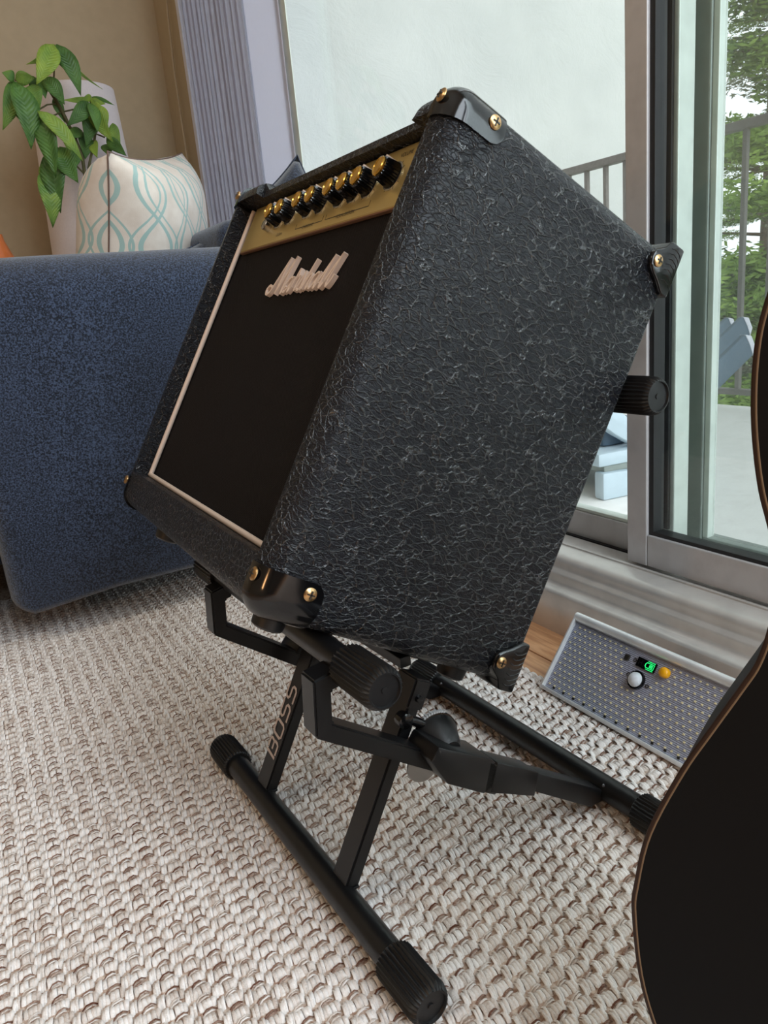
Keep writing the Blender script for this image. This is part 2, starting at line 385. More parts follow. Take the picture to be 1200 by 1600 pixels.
# vertical blind stack: vanes are parts
vb = thing('vertical_blind', 'pale lilac vertical blind drawn into a tight stack of pleats beside the window', 'blind', (0.70, 1.895, 0.02))
random.seed(3)
nv = 26
for i in range(nv):
    y = -0.195 + 0.39*i/(nv-1)
    bm = NB(); pts = []
    wd = 0.030+0.006*random.random(); a = math.radians((62 if i % 2 else 112)+random.uniform(-7, 7))
    L = [Vector((math.cos(a)*wd*(t-.5)*-1 - 0.003*math.cos(PI*(t-.5)), math.sin(a)*wd*(t-.5)*0.75+y, 0)) for t in [j/6 for j in range(7)]]
    bot = [bm.verts.new(p+Vector((0, 0, 0.02))) for p in L]; top = [bm.verts.new(p+Vector((0, 0, 1.95))) for p in L]
    for j in range(6): bm.faces.new((bot[j], bot[j+1], top[j+1], top[j]))
    g = bmesh.ops.solidify(bm, geom=list(bm.faces), thickness=0.001)
    obj('vane', bm, M_lilac, vb, 40)
vf = obj('wide_vane', bx(NB(), -.001, .001, -.375, -.205, .02, 1.95), M_vane, vb, label='broad flat white vane')
obj('head_rail', bx(NB(), -.02, .02, -.42, .22, 1.95, 1.98, .002), M_white, vb)
obj('wide_vane_edge', bx(NB(), .006, .008, -.392, -.360, .02, 1.95), M_alu_w, vb)
cp = [at(255,-60,0,.728), at(262,20,0,.728), at(272,110,0,.728), at(284,190,0,.728), at(295,262,0,.728), at(303,330,0,.728)]
tag(obj('blind_cord', tube(NB(), [Vector((p.x, p.y, p.z)) for p in [cp[0]+Vector((0,0,.7))]+cp+[cp[-1]-Vector((0,0,.3))]], .0028, 8), M_cord), 'thin pale pull cord hanging against the tan wall left of the blind', 'cord')

# ------------------------------------------------------------------ outside
gnd = m_plain('dark_grass_ground', lin(86, 104, 58), 0.95, 2, 0.3)
tag(obj('ground', bx(NB(), 2.1, 90, -60, 90, -3.2, -3.0), gnd), 'x', 'x')
g_ = bpy.data.objects['ground']; del g_['label'], g_['category']; g_['kind'] = 'structure'
struct('balcony_floor', bx(NB(), .87, 2.06, -2.5, 2.3, -.1, .04), M_deck)
struct('wall_outside', bx(NB(), .88, 3.0, 2.30, 2.5, -3.0, 5.0), M_stucco)
rl = thing('balcony_railing', 'grey steel balcony railing with thin upright balusters outside the glass door', 'railing', (2.0, 0, 0.04))
obj('top_rail', bx(NB(), -.018, .018, -2.4, 2.29, .762, .785, .003), M_rail, rl)
obj('bottom_rail', bx(NB(), -.012, .012, -2.4, 2.29, .045, .062, .002), M_rail, rl)
b0 = None
for i in range(54):
    y = 2.20-i*0.085
    if b0 is None: b0 = obj('baluster', bx(NB(), -.007, .007, -.007, .007, .062, .762, .001, 1), M_rail, rl); b0.location.y = y; o = b0
    else: o = inst(b0); o.location.y = y
for y in (1.72, 0.2, -1.2):
    obj('foot_post', bx(NB(), -.012, .012, y-.012, y+.012, 0, .762, .001, 1), M_rail, rl)

# balcony lounge chair (blue resin), facing the window, back slats leaning out
ch = thing('balcony_chair', 'pale blue resin slatted lounge chair standing on the balcony behind the glass', 'chair', (1.03, 1.0, 0.04), (0, 0, math.radians(-8)))
def side(y0):
    bm = NB()
    prism(bm, [(0,0),(0.25,0),(0.25,.045),(0.0,.055)], y0, y0+.03, 1, .006)
    return bm
obj('side_panel', side(0.02), M_blue, ch, 40); obj('side_panel', side(0.33), M_blue, ch, 40)
obj('seat_shade_strip', bx(NB(), .01, .24, .03, .35, .052, .066, .002), M_alu_g, ch)  # grey colour stands in for the shadow strip below the seat deck
obj('seat_deck', bx(NB(), -.01, .25, .02, .36, .066, .094, .008), M_blue, ch, 40)
def arm(y0):
    bm = NB(); pts = [(-.06,.20),(-.03,.17),(.03,.125),(.07,.10),(.12,.094),(.20,.094),(.20,.112),(.13,.115),(.09,.13),(.04,.17),(0,.205),(-.05,.235)]
    prism(bm, pts, y0, y0+.028, 1, .004); return bm
obj('armrest', arm(0.02), M_blue, ch, 40); obj('armrest', arm(0.33), M_blue, ch, 40)
obj('seat_cushion', bx(NB(), .03, .10, .06, .32, .094, .15, .01), M_blue2, ch, 40)
for (a, b, dy, wd) in (((1100,604),(1172,534),0.0,.045), ((1100,570),(1168,505),.125,.045), ((1100,545),(1144,506),.24,.045)):
    A = at(a[0], a[1], 1, .97+dy); B = at(b[0], b[1], 1, .97+dy); d = (B-A); A = A-d*0.9
    Mi = Matrix.Rotation(math.radians(8), 4, 'Z') @ Matrix.Translation(-Vector((1.03, 1.0, .04)))
    A = Mi @ A; B = Mi @ B; d = (B-A).normalized(); nrm = Vector((-d.z, 0, d.x)).normalized()
    bm = NB(); t = bmesh.new(); L = (B-A).length
    prism(t, [(0,-.004),(L,-.004),(L,.004),(0,.004)], -.016, .016, 1, .002)
    R = Matrix((d, Vector((0,1,0)), d.cross(Vector((0,1,0))))).transposed().to_4x4(); R.translation = A
    # slats stand on edge so the broad side shows
    t2 = bmesh.new(); prism(t2, [(0,-.024),(L-.012,-.024),(L,-.012),(L,.012),(L-.012,.024),(0,.024)], -.006, .006, 1, .002)
    t.free(); add(bm, t2, R); obj('back_slat', bm, M_blue2, ch, 40)
    bm = NB(); t3 = bmesh.new(); prism(t3, [(L-.012,-.0245),(L+.002,-.013),(L+.002,.013),(L-.012,.0245),(L-.010,0)], -.0075, .0075, 1, .001)
    add(bm, t3, R); obj('painted_lit_slat_end', bm, M_white, ch, 40)  # white piece paints the light catching the slat's top end

# evergreen trees
def m_leafy(name, lo, hi, sc=3.0):
    mt = mat(name, hi, 0.8, spec=0.2); n = N(mt); x = n.noise(n.co('Object'), sc, 3)
    n.l(n.ramp(x.outputs[0], [(0.35, lo), (0.65, hi)]), n.b.inputs['Base Color']); return mt
M_bark = m_leafy('tree_bark', lin(70, 58, 48), lin(104, 88, 74), 20)
M_fol = [m_leafy('yellow_green_needles', lin(74, 104, 44), lin(150, 176, 84)), m_leafy('deep_green_needles', lin(48, 66, 36), lin(96, 118, 66)), m_leafy('grey_green_needles', lin(84, 88, 74), lin(128, 132, 108))]
def needles(pads, seed, leaf=0.028):
    rnd = np.random.default_rng(seed); V = []; 
    for (c, rx, ry, rz, n_) in pads:
        p = rnd.normal(size=(n_, 3)); p /= np.linalg.norm(p, axis=1)[:, None]; p *= rnd.random((n_, 1))**0.45
        p = p*np.array([rx, ry, rz]) + np.array(c)
        a = rnd.normal(size=(n_, 3)); a[:, 2] *= 0.35; a /= np.linalg.norm(a, axis=1)[:, None]
        b = rnd.normal(size=(n_, 3)); b -= (b*a).sum(1)[:, None]*a; b /= np.linalg.norm(b, axis=1)[:, None]
        s = leaf*(0.6+0.8*rnd.random((n_, 1)))
        V.append(np.stack([p-a*s, p+b*s*0.28, p+a*s, p-b*s*0.28], 1))
    V = np.concatenate(V).reshape(-1, 3); nq = len(V)//4
    me = bpy.data.meshes.new('needles'); me.vertices.add(len(V)); me.vertices.foreach_set('co', V.ravel())
    me.loops.add(len(V)); me.loops.foreach_set('vertex_index', np.arange(len(V)))
    me.polygons.add(nq); me.polygons.foreach_set('loop_start', np.arange(nq)*4); me.update(calc_edges=True); return me
def conifer(x, y, h, r, seed, mi, label, dens=1.0, base=-3.0):
    t = thing('conifer', label, 'tree', (x, y, base), group='trees beyond the balcony')
    obj('trunk', tube(NB(), [(0,0,0),(.05,.03,h*.5),(0,0,h)], [.16,.10,.02], 10), M_bark, t, 60)
    rnd = random.Random(seed); pads = []; bm = NB(); z = h*0.16
    while z < h*0.98:
        f = 1-(z/h)*0.8
        for k in range(4):
            a = rnd.uniform(0, 2*PI); L = r*f*rnd.uniform(.6, 1.05)
            e = Vector((math.cos(a)*L, math.sin(a)*L, z+rnd.uniform(-.1, .25)))
            tube(bm, [(0,0,z), tuple(e*0.5+Vector((0,0,z*.5+.05))), tuple(e)], [.035,.022,.008], 6)
            for q in (.45, .75, 1.0):
                c = Vector((e.x*q, e.y*q, z+(e.z-z)*q)); pads.append((tuple(c), .34*f+.12, .34*f+.12, .10, int(340*dens)))
        z += rnd.uniform(.26, .46)
    obj('branches', bm, M_bark, t, 60, kind='stuff')
    obj('needles', needles(pads, seed), M_fol[mi], t, kind='stuff')
conifer(4.3, 2.75, 7.2, 0.95, 1, 0, 'bright yellow-green evergreen nearest the balcony railing', 1.2)
conifer(6.6, 4.05, 9.5, 1.25, 5, 2, 'grey-green evergreen rising behind the bright one', 0.8)
conifer(9.4, 5.6, 9.5, 1.6, 2, 1, 'dark evergreen third in line from the balcony', 0.8)
conifer(13.5, 9.2, 10.5, 2.4, 4, 0, 'tall evergreen farthest off across the grass', 1.0)

# ------------------------------------------------------------------ sofa with rolled arm
def m_soft(bmf): return bmf
sf = thing('sofa', 'navy tweed sofa with a broad padded arm facing the camera', 'sofa', (0.04, 1.165, 0))
def arm_mesh():
    # section in (y,z): rounded top; swept along x with rounded front end
    def sec(inset):
        i = inset; y0, y1, z0, z1 = 0+i, .19-i, .062+i*.4, .556-i
        P = []; R = .075
        for a in range(9): t = PI-a*PI/16; P.append((y0+R+math.cos(t)*R, z1-R+math.sin(t)*R))
        for a in range(9): t = PI/2-a*PI/16; P.append((y1-R+math.cos(t)*R, z1-R+math.sin(t)*R))
        P += [(y1, z0+.25), (y1, z0+.012), (y1-.012, z0), (y0+.012, z0), (y0, z0+.012), (y0, z0+.12), (y0, z0+.25), (y0, z0+.35)]
        return P
    bm = NB(); rings = []
    xs_ = [(0.0,.030),(.004,.016),(.012,.006),(.026,.0),(.15,-.001),(.3,0),(.45,0),(.545,0),(.557,.006),(.563,.018)]
    for x, i in xs_:
        rings.append([bm.verts.new((x-.030+.0*z, y, z+(-.014*math.exp(-((x-.04)/.03)**2) if z < .09 else 0))) for y, z in sec(i)])
    n_ = len(rings[0])
    for a, b in zip(rings, rings[1:]):
        for k in range(n_): bm.faces.new((a[k], a[(k+1) % n_], b[(k+1) % n_], b[k]))
    bm.faces.new(rings[0][::-1]); bm.faces.new(rings[-1])
    return bm
armo = obj('arm', arm_mesh(), M_navy, sf, 50)
a2 = inst(armo); a2.location.y = .82
obj('base', bx(NB(), -.22, .50, .192, .818, .085, .22, .012), M_navy2, sf, 40)
obj('front_rail', bx(NB(), -.24, -.05, .02, .98, .085, .16, .01), M_navy2, sf, 40)
obj('seat_cushion', bx(NB(), -.23, .38, .195, .815, .222, .36, .035, 4), M_navy, sf, 60)
obj('back', bx(NB(), .425, .56, .192, .818, .22, .615, .035, 4), M_navy, sf, 60)
for (x, y) in ((-.18,.08), (-.18,.92), (.48,.08), (.48,.92)): obj('leg', tube(NB(), [(x,y,.0075),(x,y,.09)], [.012,.018], 10), M_steel, sf)

def cushion_mesh(W, H, T, n=26, pinch=0.10, ear=0.0, seed=0):
    bm = NB(); rnd = random.Random(seed)
    def P(u, v, s):
        e = (1-u**4)*(1-v**4); z = s*T/2*max(e, 0)**0.55
        k = 1-pinch*(1-abs(v)**2.5)*(abs(u)**3)*1 ; k2 = 1-pinch*(1-abs(u)**2.5)*(abs(v)**3)
        c = Vector((u*W/2*k, z, v*H/2*k2))
        nz = noise.noise(Vector((u*2.2+seed, v*2.2, s*1.0)))*0.010*e; c.y += nz
        return c
    g = {}; U = {}; V_ = {}; uvl = bm.loops.layers.uv.new('UVMap')
    for s in (-1, 1):
        for i in range(n+1):
            for j in range(n+1):
                u, v = -1+2*i/n, -1+2*j/n; edge = i in (0, n) or j in (0, n)
                if edge and s == 1: g[s, i, j] = g[-1, i, j]; continue
                g[s, i, j] = bm.verts.new(P(u, v, s))
        for j in range(n+1):
            acc = 0
            for i in range(n//2, n+1):
                if i > n//2: acc += (g[s,i,j].co-g[s,i-1,j].co).length
                U[s,i,j] = acc
            acc = 0
            for i in range(n//2, -1, -1):
                if i < n//2: acc -= (g[s,i,j].co-g[s,i+1,j].co).length
                U[s,i,j] = acc
        for i in range(n+1):
            for j in range(n+1): V_[s,i,j] = g[s,i,n//2].co.z*0 + (j/n-.5)*H
        for i in range(n):
            for j in range(n):
                f = bm.faces.new((g[s,i,j], g[s,i+1,j], g[s,i+1,j+1], g[s,i,j+1]))
                for lp, (a, b) in zip(f.loops, ((i,j),(i+1,j),(i+1,j+1),(i,j+1))): lp[uvl].uv = (U[s,a,b]*s, V_[s,a,b])
    return bm
def cushion_seam(W, H, pinch, r):
    pts = []
    n = 20
    for (a, b) in (((-1,-1),(1,-1)), ((1,-1),(1,1)), ((1,1),(-1,1)), ((-1,1),(-1,-1))):
        for i in range(n):
            t = i/n; u = a[0]+(b[0]-a[0])*t; v = a[1]+(b[1]-a[1])*t
            pts.append(Vector((u*W/2*(1-pinch*(1-abs(v)**2.5)*abs(u)**3), 0, v*H/2*(1-pinch*(1-abs(u)**2.5)*abs(v)**3))))
    pts.append(pts[0].copy()); return tube(NB(), pts, r, 6, False)
def m_ogee():
    mt = mat('cream_cloth_teal_ogee', lin(226, 214, 200), 0.85, spec=0.2, sheen=0.2); n = N(mt)
    v = n.co('Object'); sp = n.n('ShaderNodeSeparateXYZ'); n.l(n.co('UV'), sp.inputs[0])
    per, amp, vp = 0.105, 0.036, 0.20
    nz = n.noise(v, 14, 2); wob = n.math('MULTIPLY_ADD', nz.outputs[0], 0.006, -0.003)
    x = n.math('ADD', n.math('ADD', sp.outputs[0], wob), 10*per)
    s = n.math('MULTIPLY', n.math('SINE', n.math('MULTIPLY', sp.outputs[1], 2*PI/vp)), amp)
    def lines(sg, off, wd):
        q = n.math('ADD', n.math('MULTIPLY_ADD', s, sg, off), x)
        f = n.math('SUBTRACT', n.math('FRACT', n.math('DIVIDE', q, per)), 0.5)
        return n.math('LESS_THAN', n.math('ABSOLUTE', f), wd)
    a = n.math('MAXIMUM', lines(1, 0, .045), lines(-1, 0, .045))
    b = n.math('MAXIMUM', lines(1, .020, .026), lines(-1, -.020, .026))
    f = n.math('MAXIMUM', a, b)
    wv = n.noise(v, 500, 2); base = n.ramp(n.noise(v, 30, 3).outputs[0], [(0.3, lin(216, 202, 188)), (0.7, lin(232, 222, 210))])
    n.l(mixc(n, n.math('MULTIPLY', f, 0.8), base, lin(142, 184, 180)), n.b.inputs['Base Color']); n.bump(wv.outputs[0], 0.3, 0.0008); return mt
M_ogee = m_ogee()
# patterned pillow: standing upright on the seat behind the arm, one seam edge toward the camera
pA = at(168, 236, 1, 1.42); 
pang = math.radians(34); dirp = Vector((math.sin(pang), math.cos(pang), 0))
PW = 0.42; PH = 0.40
from mathutils import Euler
prot = Euler((math.radians(16), math.radians(-9), PI/2-pang))
pc = pA - prot.to_matrix() @ Vector((-PW/2, 0, PH/2)); pz = pc.z
pil = thing('pillow', 'cream pillow with a pale teal ogee line pattern standing on the sofa seat', 'pillow', (pc.x, pc.y, pz), prot)
obj('cover', cushion_mesh(PW, PH, .195, 30, .07, seed=2), M_ogee, pil, 70)
obj('seam', cushion_seam(PW, PH, .07, .0016), mat('brown_seam', lin(110, 88, 78), .8), pil, 60)
# dark cushions by the window side
q = at(462, 240, 1, 1.30)
c2 = thing('cushion', 'dark navy cushion with one corner poking up behind the amplifier', 'cushion', (q.x+.015, 1.44, q.z-.185), (math.radians(0), math.radians(-32), math.radians(-20)))
obj('cover', cushion_mesh(.30, .30, .13, 24, .12, seed=5), M_navy2, c2, 70); obj('seam', cushion_seam(.30, .30, .12, .0022), M_navy, c2, 60)

# ------------------------------------------------------------------ corner: side table, lamp, plant, vase
M_tabl = m_plain('walnut_side_table', lin(120, 84, 58), 0.5, 30, 0.15)
tb = thing('side_table', 'small square walnut side table hidden in the corner behind the sofa', 'table', (0.36, 2.21, 0))
obj('tabletop', bx(NB(), -.27, .27, -.16, .20, .43, .45, .004), M_tabl, tb)
for x in (-.24, .24):
    for y in (-.13, .17): obj('leg', bx(NB(), x-.015, x+.015, y-.015, y+.015, 0, .43, .002), M_tabl, tb)
lm = thing('table_lamp', 'table lamp with a tall white drum shade in the room corner', 'lamp', (0.43, 2.26, 0.45))
sh = NB(); R0, R1 = .105, .125; zt, zb = .59, .17
rings = []
for (z, r) in ((zb, R1), (zt, R0), (zt, R0-.003), (zb, R1-.003)):
    rings.append([sh.verts.new((math.cos(2*PI*k/48)*r, math.sin(2*PI*k/48)*r, z)) for k in range(48)])
for a, b in zip(rings, rings[1:]+rings[:1]):
    for k in range(48): sh.faces.new((a[k], a[(k+1) % 48], b[(k+1) % 48], b[k]))
obj('lamp_shade', sh, M_shade, lm, 40)
obj('lamp_base', lathe(NB(), [(0,.06),(.01,.06),(.02,.03),(.08,.05),(.16,.045),(.20,.015),(.30,.008)], 'z', seg=28), M_white, lm, 50)
obj('shade_ring', bx(NB(), -.118, .118, -.003, .003, .30, .304), M_brass, lm)
vs = obj('vase', lathe(NB(), [(0,.03),(.02,.045),(.10,.055),(.18,.035),(.22,.02),(.235,.018)], 'z', seg=28), m_plain('orange_glaze', lin(214, 118, 62), 0.35), None, 50)
vq = at(-4, 392, 1, 2.12); vs.location = (vq.x+.0, 2.12, max(.45, vq.z-.235)); tag(vs, 'orange glazed vase just showing above the sofa arm at the left edge', 'vase')

pt = thing('money_tree', 'green money tree with drooping pointed leaves in front of the white lamp shade', 'plant', (0.36, 2.08, 0.45))
obj('pot', lathe(NB(), [(0,.04),(.005,.045),(.09,.06),(.095,.06),(.092,.054),(.08,.052)], 'z', seg=28), M_white, pt, 50)
obj('soil', lathe(NB(), [(.075,.051),(.082,.050)], 'z', seg=20), M_joint, pt)
def m_leaf():
    mt = mat('money_tree_leaf', lin(84, 122, 52), 0.42, spec=0.4); n = N(mt)
    v = n.co('Object'); x = n.noise(v, 28, 2); oi = n.n('ShaderNodeObjectInfo')
    f = n.math('ADD', n.math('MULTIPLY', x.outputs[0], 0.6), n.math('MULTIPLY', oi.outputs['Random'], 0.5))
    n.l(n.ramp(f, [(0.25, lin(62, 98, 44)), (0.5, lin(92, 134, 62)), (0.8, lin(150, 176, 70))]), n.b.inputs['Base Color'])
    uv = n.co('UV'); sp = n.n('ShaderNodeSeparateXYZ'); n.l(uv, sp.inputs[0])
    h = n.math('ABSOLUTE', n.math('SINE', n.math('ADD', n.math('MULTIPLY', sp.outputs[1], 42), n.math('MULTIPLY', n.math('ABSOLUTE', n.math('SUBTRACT', sp.outputs[0], .5)), 14))))
    n.bump(h, 0.5, 0.0016); return mt
M_leaf = m_leaf(); M_stem = m_plain('green_brown_stem', lin(92, 88, 54), 0.6)
YP = 2.02
def zpt(q, y=YP): return at(q[0]/4.209, 40+q[1]/4.209, 1, y)
def leaf(base, tip, wpx, dy=0.0, bend=0.25, twist=0.0):
    A = zpt(base, YP+dy); B = zpt(tip, YP+dy-0.015); L = (B-A).length; W = wpx/4.209/FPX*2.15/2
    ax = (B-A).normalized(); view = ((A+B)/2-CAM).normalized(); sd = ax.cross(view).normalized(); up = sd.cross(ax).normalized()
    if up.dot(view) > 0: up = -up
    c, s = math.cos(twist), math.sin(twist); sd, up = sd*c+up*s, up*c-sd*s
    bm = NB(); uvl = bm.loops.layers.uv.new('UVMap'); n_ = 9; rows = []
    for i in range(n_+1):
        t = i/n_; wd = W*0.92*(math.sin(PI*t**0.72)**1.05 if t < 1 else 0) + .0003
        p = A.lerp(B, t) + up*(math.sin(PI*t)*L*bend*0.35) + sd*(math.sin(PI*t)*L*0.05*(1 if wpx % 20 else -1))
        rows.append([bm.verts.new(p + sd*wd*k_ + up*abs(k_)*wd*0.28 - Vector((0, 0, 0))) for k_ in (-1, -.5, 0, .5, 1)])
    for i in range(n_):
        for k_ in range(4):
            f = bm.faces.new((rows[i][k_], rows[i][k_+1], rows[i+1][k_+1], rows[i+1][k_]))
            for lp, (uu_, vv_) in zip(f.loops, ((k_/4, i/n_), ((k_+1)/4, i/n_), ((k_+1)/4, (i+1)/n_), (k_/4, (i+1)/n_))): lp[uvl].uv = (uu_, vv_)
    bmesh.ops.translate(bm, vec=-Vector(pt.location), verts=bm.verts)
    o = obj('leaf', bm, M_leaf, pt); o.data.shade_smooth()
    md = o.modifiers.new('t', 'SOLIDIFY'); md.thickness = 0.0006
LV = [((355,120),(172,255),45,.02),((350,122),(240,388),118,-.03),((365,125),(432,298),60,.01),((370,122),(532,462),98,-.02),((380,122),(678,420),20,.03),
 ((95,352),(12,308),60,0),((90,360),(18,688),98,.01),((95,365),(205,815),135,-.03),((110,370),(208,705),100,.02),((100,352),(232,345),75,.01),((215,330),(235,520),70,.03),
 ((245,560),(545,892),84,-.06),((262,575),(368,1002),116,-.04),((215,385),(262,555),100,.0),((290,338),(425,520),88,.01),((270,350),(300,480),60,.02),
 ((590,485),(412,490),34,.02),((580,500),(440,660),84,-.02),((575,500),(565,805),98,.01),((585,505),(640,705),66,-.03),((610,490),(742,765),100,-.01),((600,470),(752,524),24,.03),((590,490),(695,515),40,.02),((600,465),(525,500),40,.02),
 ((372,790),(400,1235),140,.0),((392,795),(515,1035),120,-.02),((272,955),(348,1330),118,.0),((540,690),(428,735),66,.03),((700,740),(832,858),70,.0),((740,640),(795,815),60,.02),((545,700),(560,880),86,.04),((620,750),(640,870),60,.03),((470,700),(480,860),80,.05),((690,780),(720,860),70,.04),
 ((360,470),(430,640),60,.05),((250,470),(205,600),60,.04),((480,820),(470,960),90,.03),((640,520),(700,690),70,.01),((100,380),(60,600),70,.04),((330,880),(310,1100),80,.05)]
for i, (a, b, wpx, dy) in enumerate(LV): leaf(a, b, wpx, dy, 0.25, math.radians((i*37) % 50-25))
def stem(P, r=.0022):
    return tube(NB(), [zpt(p, YP+.03)-Vector(pt.location) for p in P], r, 8)
for P, r in (([(355,125),(358,250),(352,400),(362,470)], .0018), ([(330,430),(400,545),(470,690),(540,850),(560,1000)], .0040), ([(95,358),(180,372),(290,400),(345,450)], .0020),
             ([(330,602),(400,570),(490,550),(580,500)], .0018), ([(245,560),(310,520),(370,515)], .0018), ([(590,480),(640,620),(620,760),(590,900),(570,1000)], .0030), ([(272,958),(310,940),(380,860),(480,900),(560,980)], .0022), ([(540,850),(600,700),(690,735)], .0022)):
    obj('stem', stem(P, r), M_stem, pt, 60)
e = zpt((560,1000), YP+.03)-Vector(pt.location)
obj('trunk', tube(NB(), [(0,0,.08),(e.x*.6,e.y*.5,(e.z+.08)/2),tuple(e)], [.012,.009,.006], 10), M_stem, pt, 60)

# ------------------------------------------------------------------ rug
def m_rug():
    mt = mat('cream_woven_yarn', lin(214, 200, 186), 0.92, spec=0.12); n = N(mt); v = n.co('Object')
    f = n.noise(n.co('Object', (1, 1, 1)), 900, 3, 0.8); g = n.noise(v, 38, 3)
    at_ = n.n('ShaderNodeAttribute', attribute_name='tone')
    x = n.math('ADD', n.math('MULTIPLY', f.outputs[0], 0.40), n.math('MULTIPLY', at_.outputs['Fac'], 0.52))
    x = n.math('ADD', x, n.math('MULTIPLY_ADD', g.outputs[0], 0.2, -0.1))
    n.l(n.ramp(x, [(0.20, lin(96, 56, 42)), (0.33, lin(160, 130, 114)), (0.44, lin(214, 202, 192)), (0.66, lin(246, 240, 235))]), n.b.inputs['Base Color'])
    n.bump(f.outputs[0], 0.7, 0.0012); return mt
M_rug = m_rug()
def m_rugbase():
    mt = mat('rust_brown_backing', lin(188, 166, 150), 0.95, spec=0.1); n = N(mt)
    x = n.noise(n.co('Object'), 240, 3); n.l(n.ramp(x.outputs[0], [(0.35, lin(156, 126, 108)), (0.65, lin(216, 200, 186))]), n.b.inputs['Base Color']); return mt
rug = thing('rug', 'cream and brown basket-weave area rug under the stand and sofa', 'rug')
obj('backing', bx(NB(), -1.5, .528, -.9, 2.0, 0, .0036), m_rugbase(), rug)
def weave():
    rnd = np.random.default_rng(11)
    CX, CY = 0.0172, 0.0128
    nx0, nx1, ny0, ny1 = -38, 31, 2, 112
    I, J = np.meshgrid(np.arange(nx0, nx1), np.arange(ny0, ny1), indexing='ij'); I = I.ravel(); J = J.ravel(); n_ = len(I)
    def rn(a): return rnd.normal(size=n_)*a
    cx = I*CX; cyy = J*CY + np.where(I % 2 == 0, 0, CY*0.5) + rn(.0004); ct = rnd.random(n_)
    out = []
    for k in range(4):                      # bundle of short nubs lying along y
        xx = cx + .0042 + k*.0031 + rn(.0003); a = .0058+.0009*rnd.random(n_)
        st = np.stack([xx-.0004+rn(.0004), cyy-a+rn(.0003)], 1); en = np.stack([xx+.0004+rn(.0004), cyy+a+rn(.0003)], 1)
        out.append((st, en, np.full(n_, .0033), .0026+rnd.random(n_)*.0012, np.clip(.40+.25*ct+.45*rnd.random(n_), 0, 1)))
    dy = CY*.5                               # rust yarn dash between bundles, a little slanted
    st = np.stack([cx+.0022+rn(.0006), cyy+dy-.0009+rn(.0006)], 1); en = np.stack([cx+CX-.0024+rn(.0006), cyy+dy+.0012+rn(.0006)], 1)
    out.append((st, en, np.full(n_, .0015), .0033+rnd.random(n_)*.0010, np.where(rnd.random(n_) < .7, .02+.2*rnd.random(n_), .5)))
    st = np.stack([cx+.0028+rn(.0006), cyy+dy-.0022+rn(.0006)], 1); en = np.stack([cx+CX-.0030+rn(.0006), cyy+dy-.0001+rn(.0006)], 1)
    out.append((st, en, np.full(n_, .0016), .0023+rnd.random(n_)*.0007, .25+.6*rnd.random(n_)))
    for k in range(3):                      # twisted warp strands ride over
        xx = cx + (k-1)*0.0016 + rn(.0003)
        st = np.stack([xx-.0012, cyy-CY*0.60+k*.0008], 1); en = np.stack([xx+.0013, cyy+CY*0.52+k*.0008], 1)
        out.append((st, en, np.full(n_, .0022), .0036+rnd.random(n_)*.0011, np.clip(0.50+0.45*rnd.random(n_), 0, 1)))
    segs = 3
    VV = []; TT = []
    for st, en, wd, hh, tone in out:
        d = en-st; L = np.linalg.norm(d, axis=1)[:, None]; d = d/L; s = np.stack([-d[:, 1], d[:, 0]], 1)
        P = []
        for i in range(segs+1):
            t = i/segs; c = st+d*L*t; z = 0.0028+np.sin(PI*t)**0.6*hh if 0 < t < 1 else np.full(len(st), 0.0022)
            for kx, kz in ((-.5, -.55), (-.27, .0), (.27, .0), (.5, -.55)):
                P.append(np.stack([c[:, 0]+s[:, 0]*wd*kx, c[:, 1]+s[:, 1]*wd*kx, z+kz*wd*0.8*(0.6 if 0 < t < 1 else .2)], 1))
        VV.append(np.stack(P, 1)); TT.append(tone)
    V = np.concatenate(VV); T = np.concatenate(TT); m_ = len(V); nv_ = V.shape[1]
    F = []
    for i in range(segs):
        for k in range(3): F.append([i*4+k, i*4+k+1, i*4+k+5, i*4+k+4])
    F = np.array(F); idx = (F[None]+np.arange(m_)[:, None, None]*nv_).reshape(-1)
    me = bpy.data.meshes.new('weave'); me.vertices.add(m_*nv_); me.vertices.foreach_set('co', V.astype(np.float32).ravel())
    me.loops.add(len(idx)); me.loops.foreach_set('vertex_index', idx.astype(np.int32))
    me.polygons.add(len(idx)//4); me.polygons.foreach_set('loop_start', np.arange(len(idx)//4)*4)
    me.polygons.foreach_set('use_smooth', np.ones(len(idx)//4, bool))
    a = me.attributes.new('tone', 'FLOAT', 'POINT'); a.data.foreach_set('value', np.repeat(T, nv_).astype(np.float32))
    me.update(calc_edges=True); return me
obj('weave', weave(), M_rug, rug, kind='stuff')

# ------------------------------------------------------------------ amplifier
T_ = 0.54033; B0 = (0.1319, 0.43714, 0.26416); AW, AD, AH = .42335, .23628, .375
amp = thing('amplifier', 'black leather-covered combo guitar amplifier tilted back on the stand', 'amplifier', B0, (0, T_, 0))
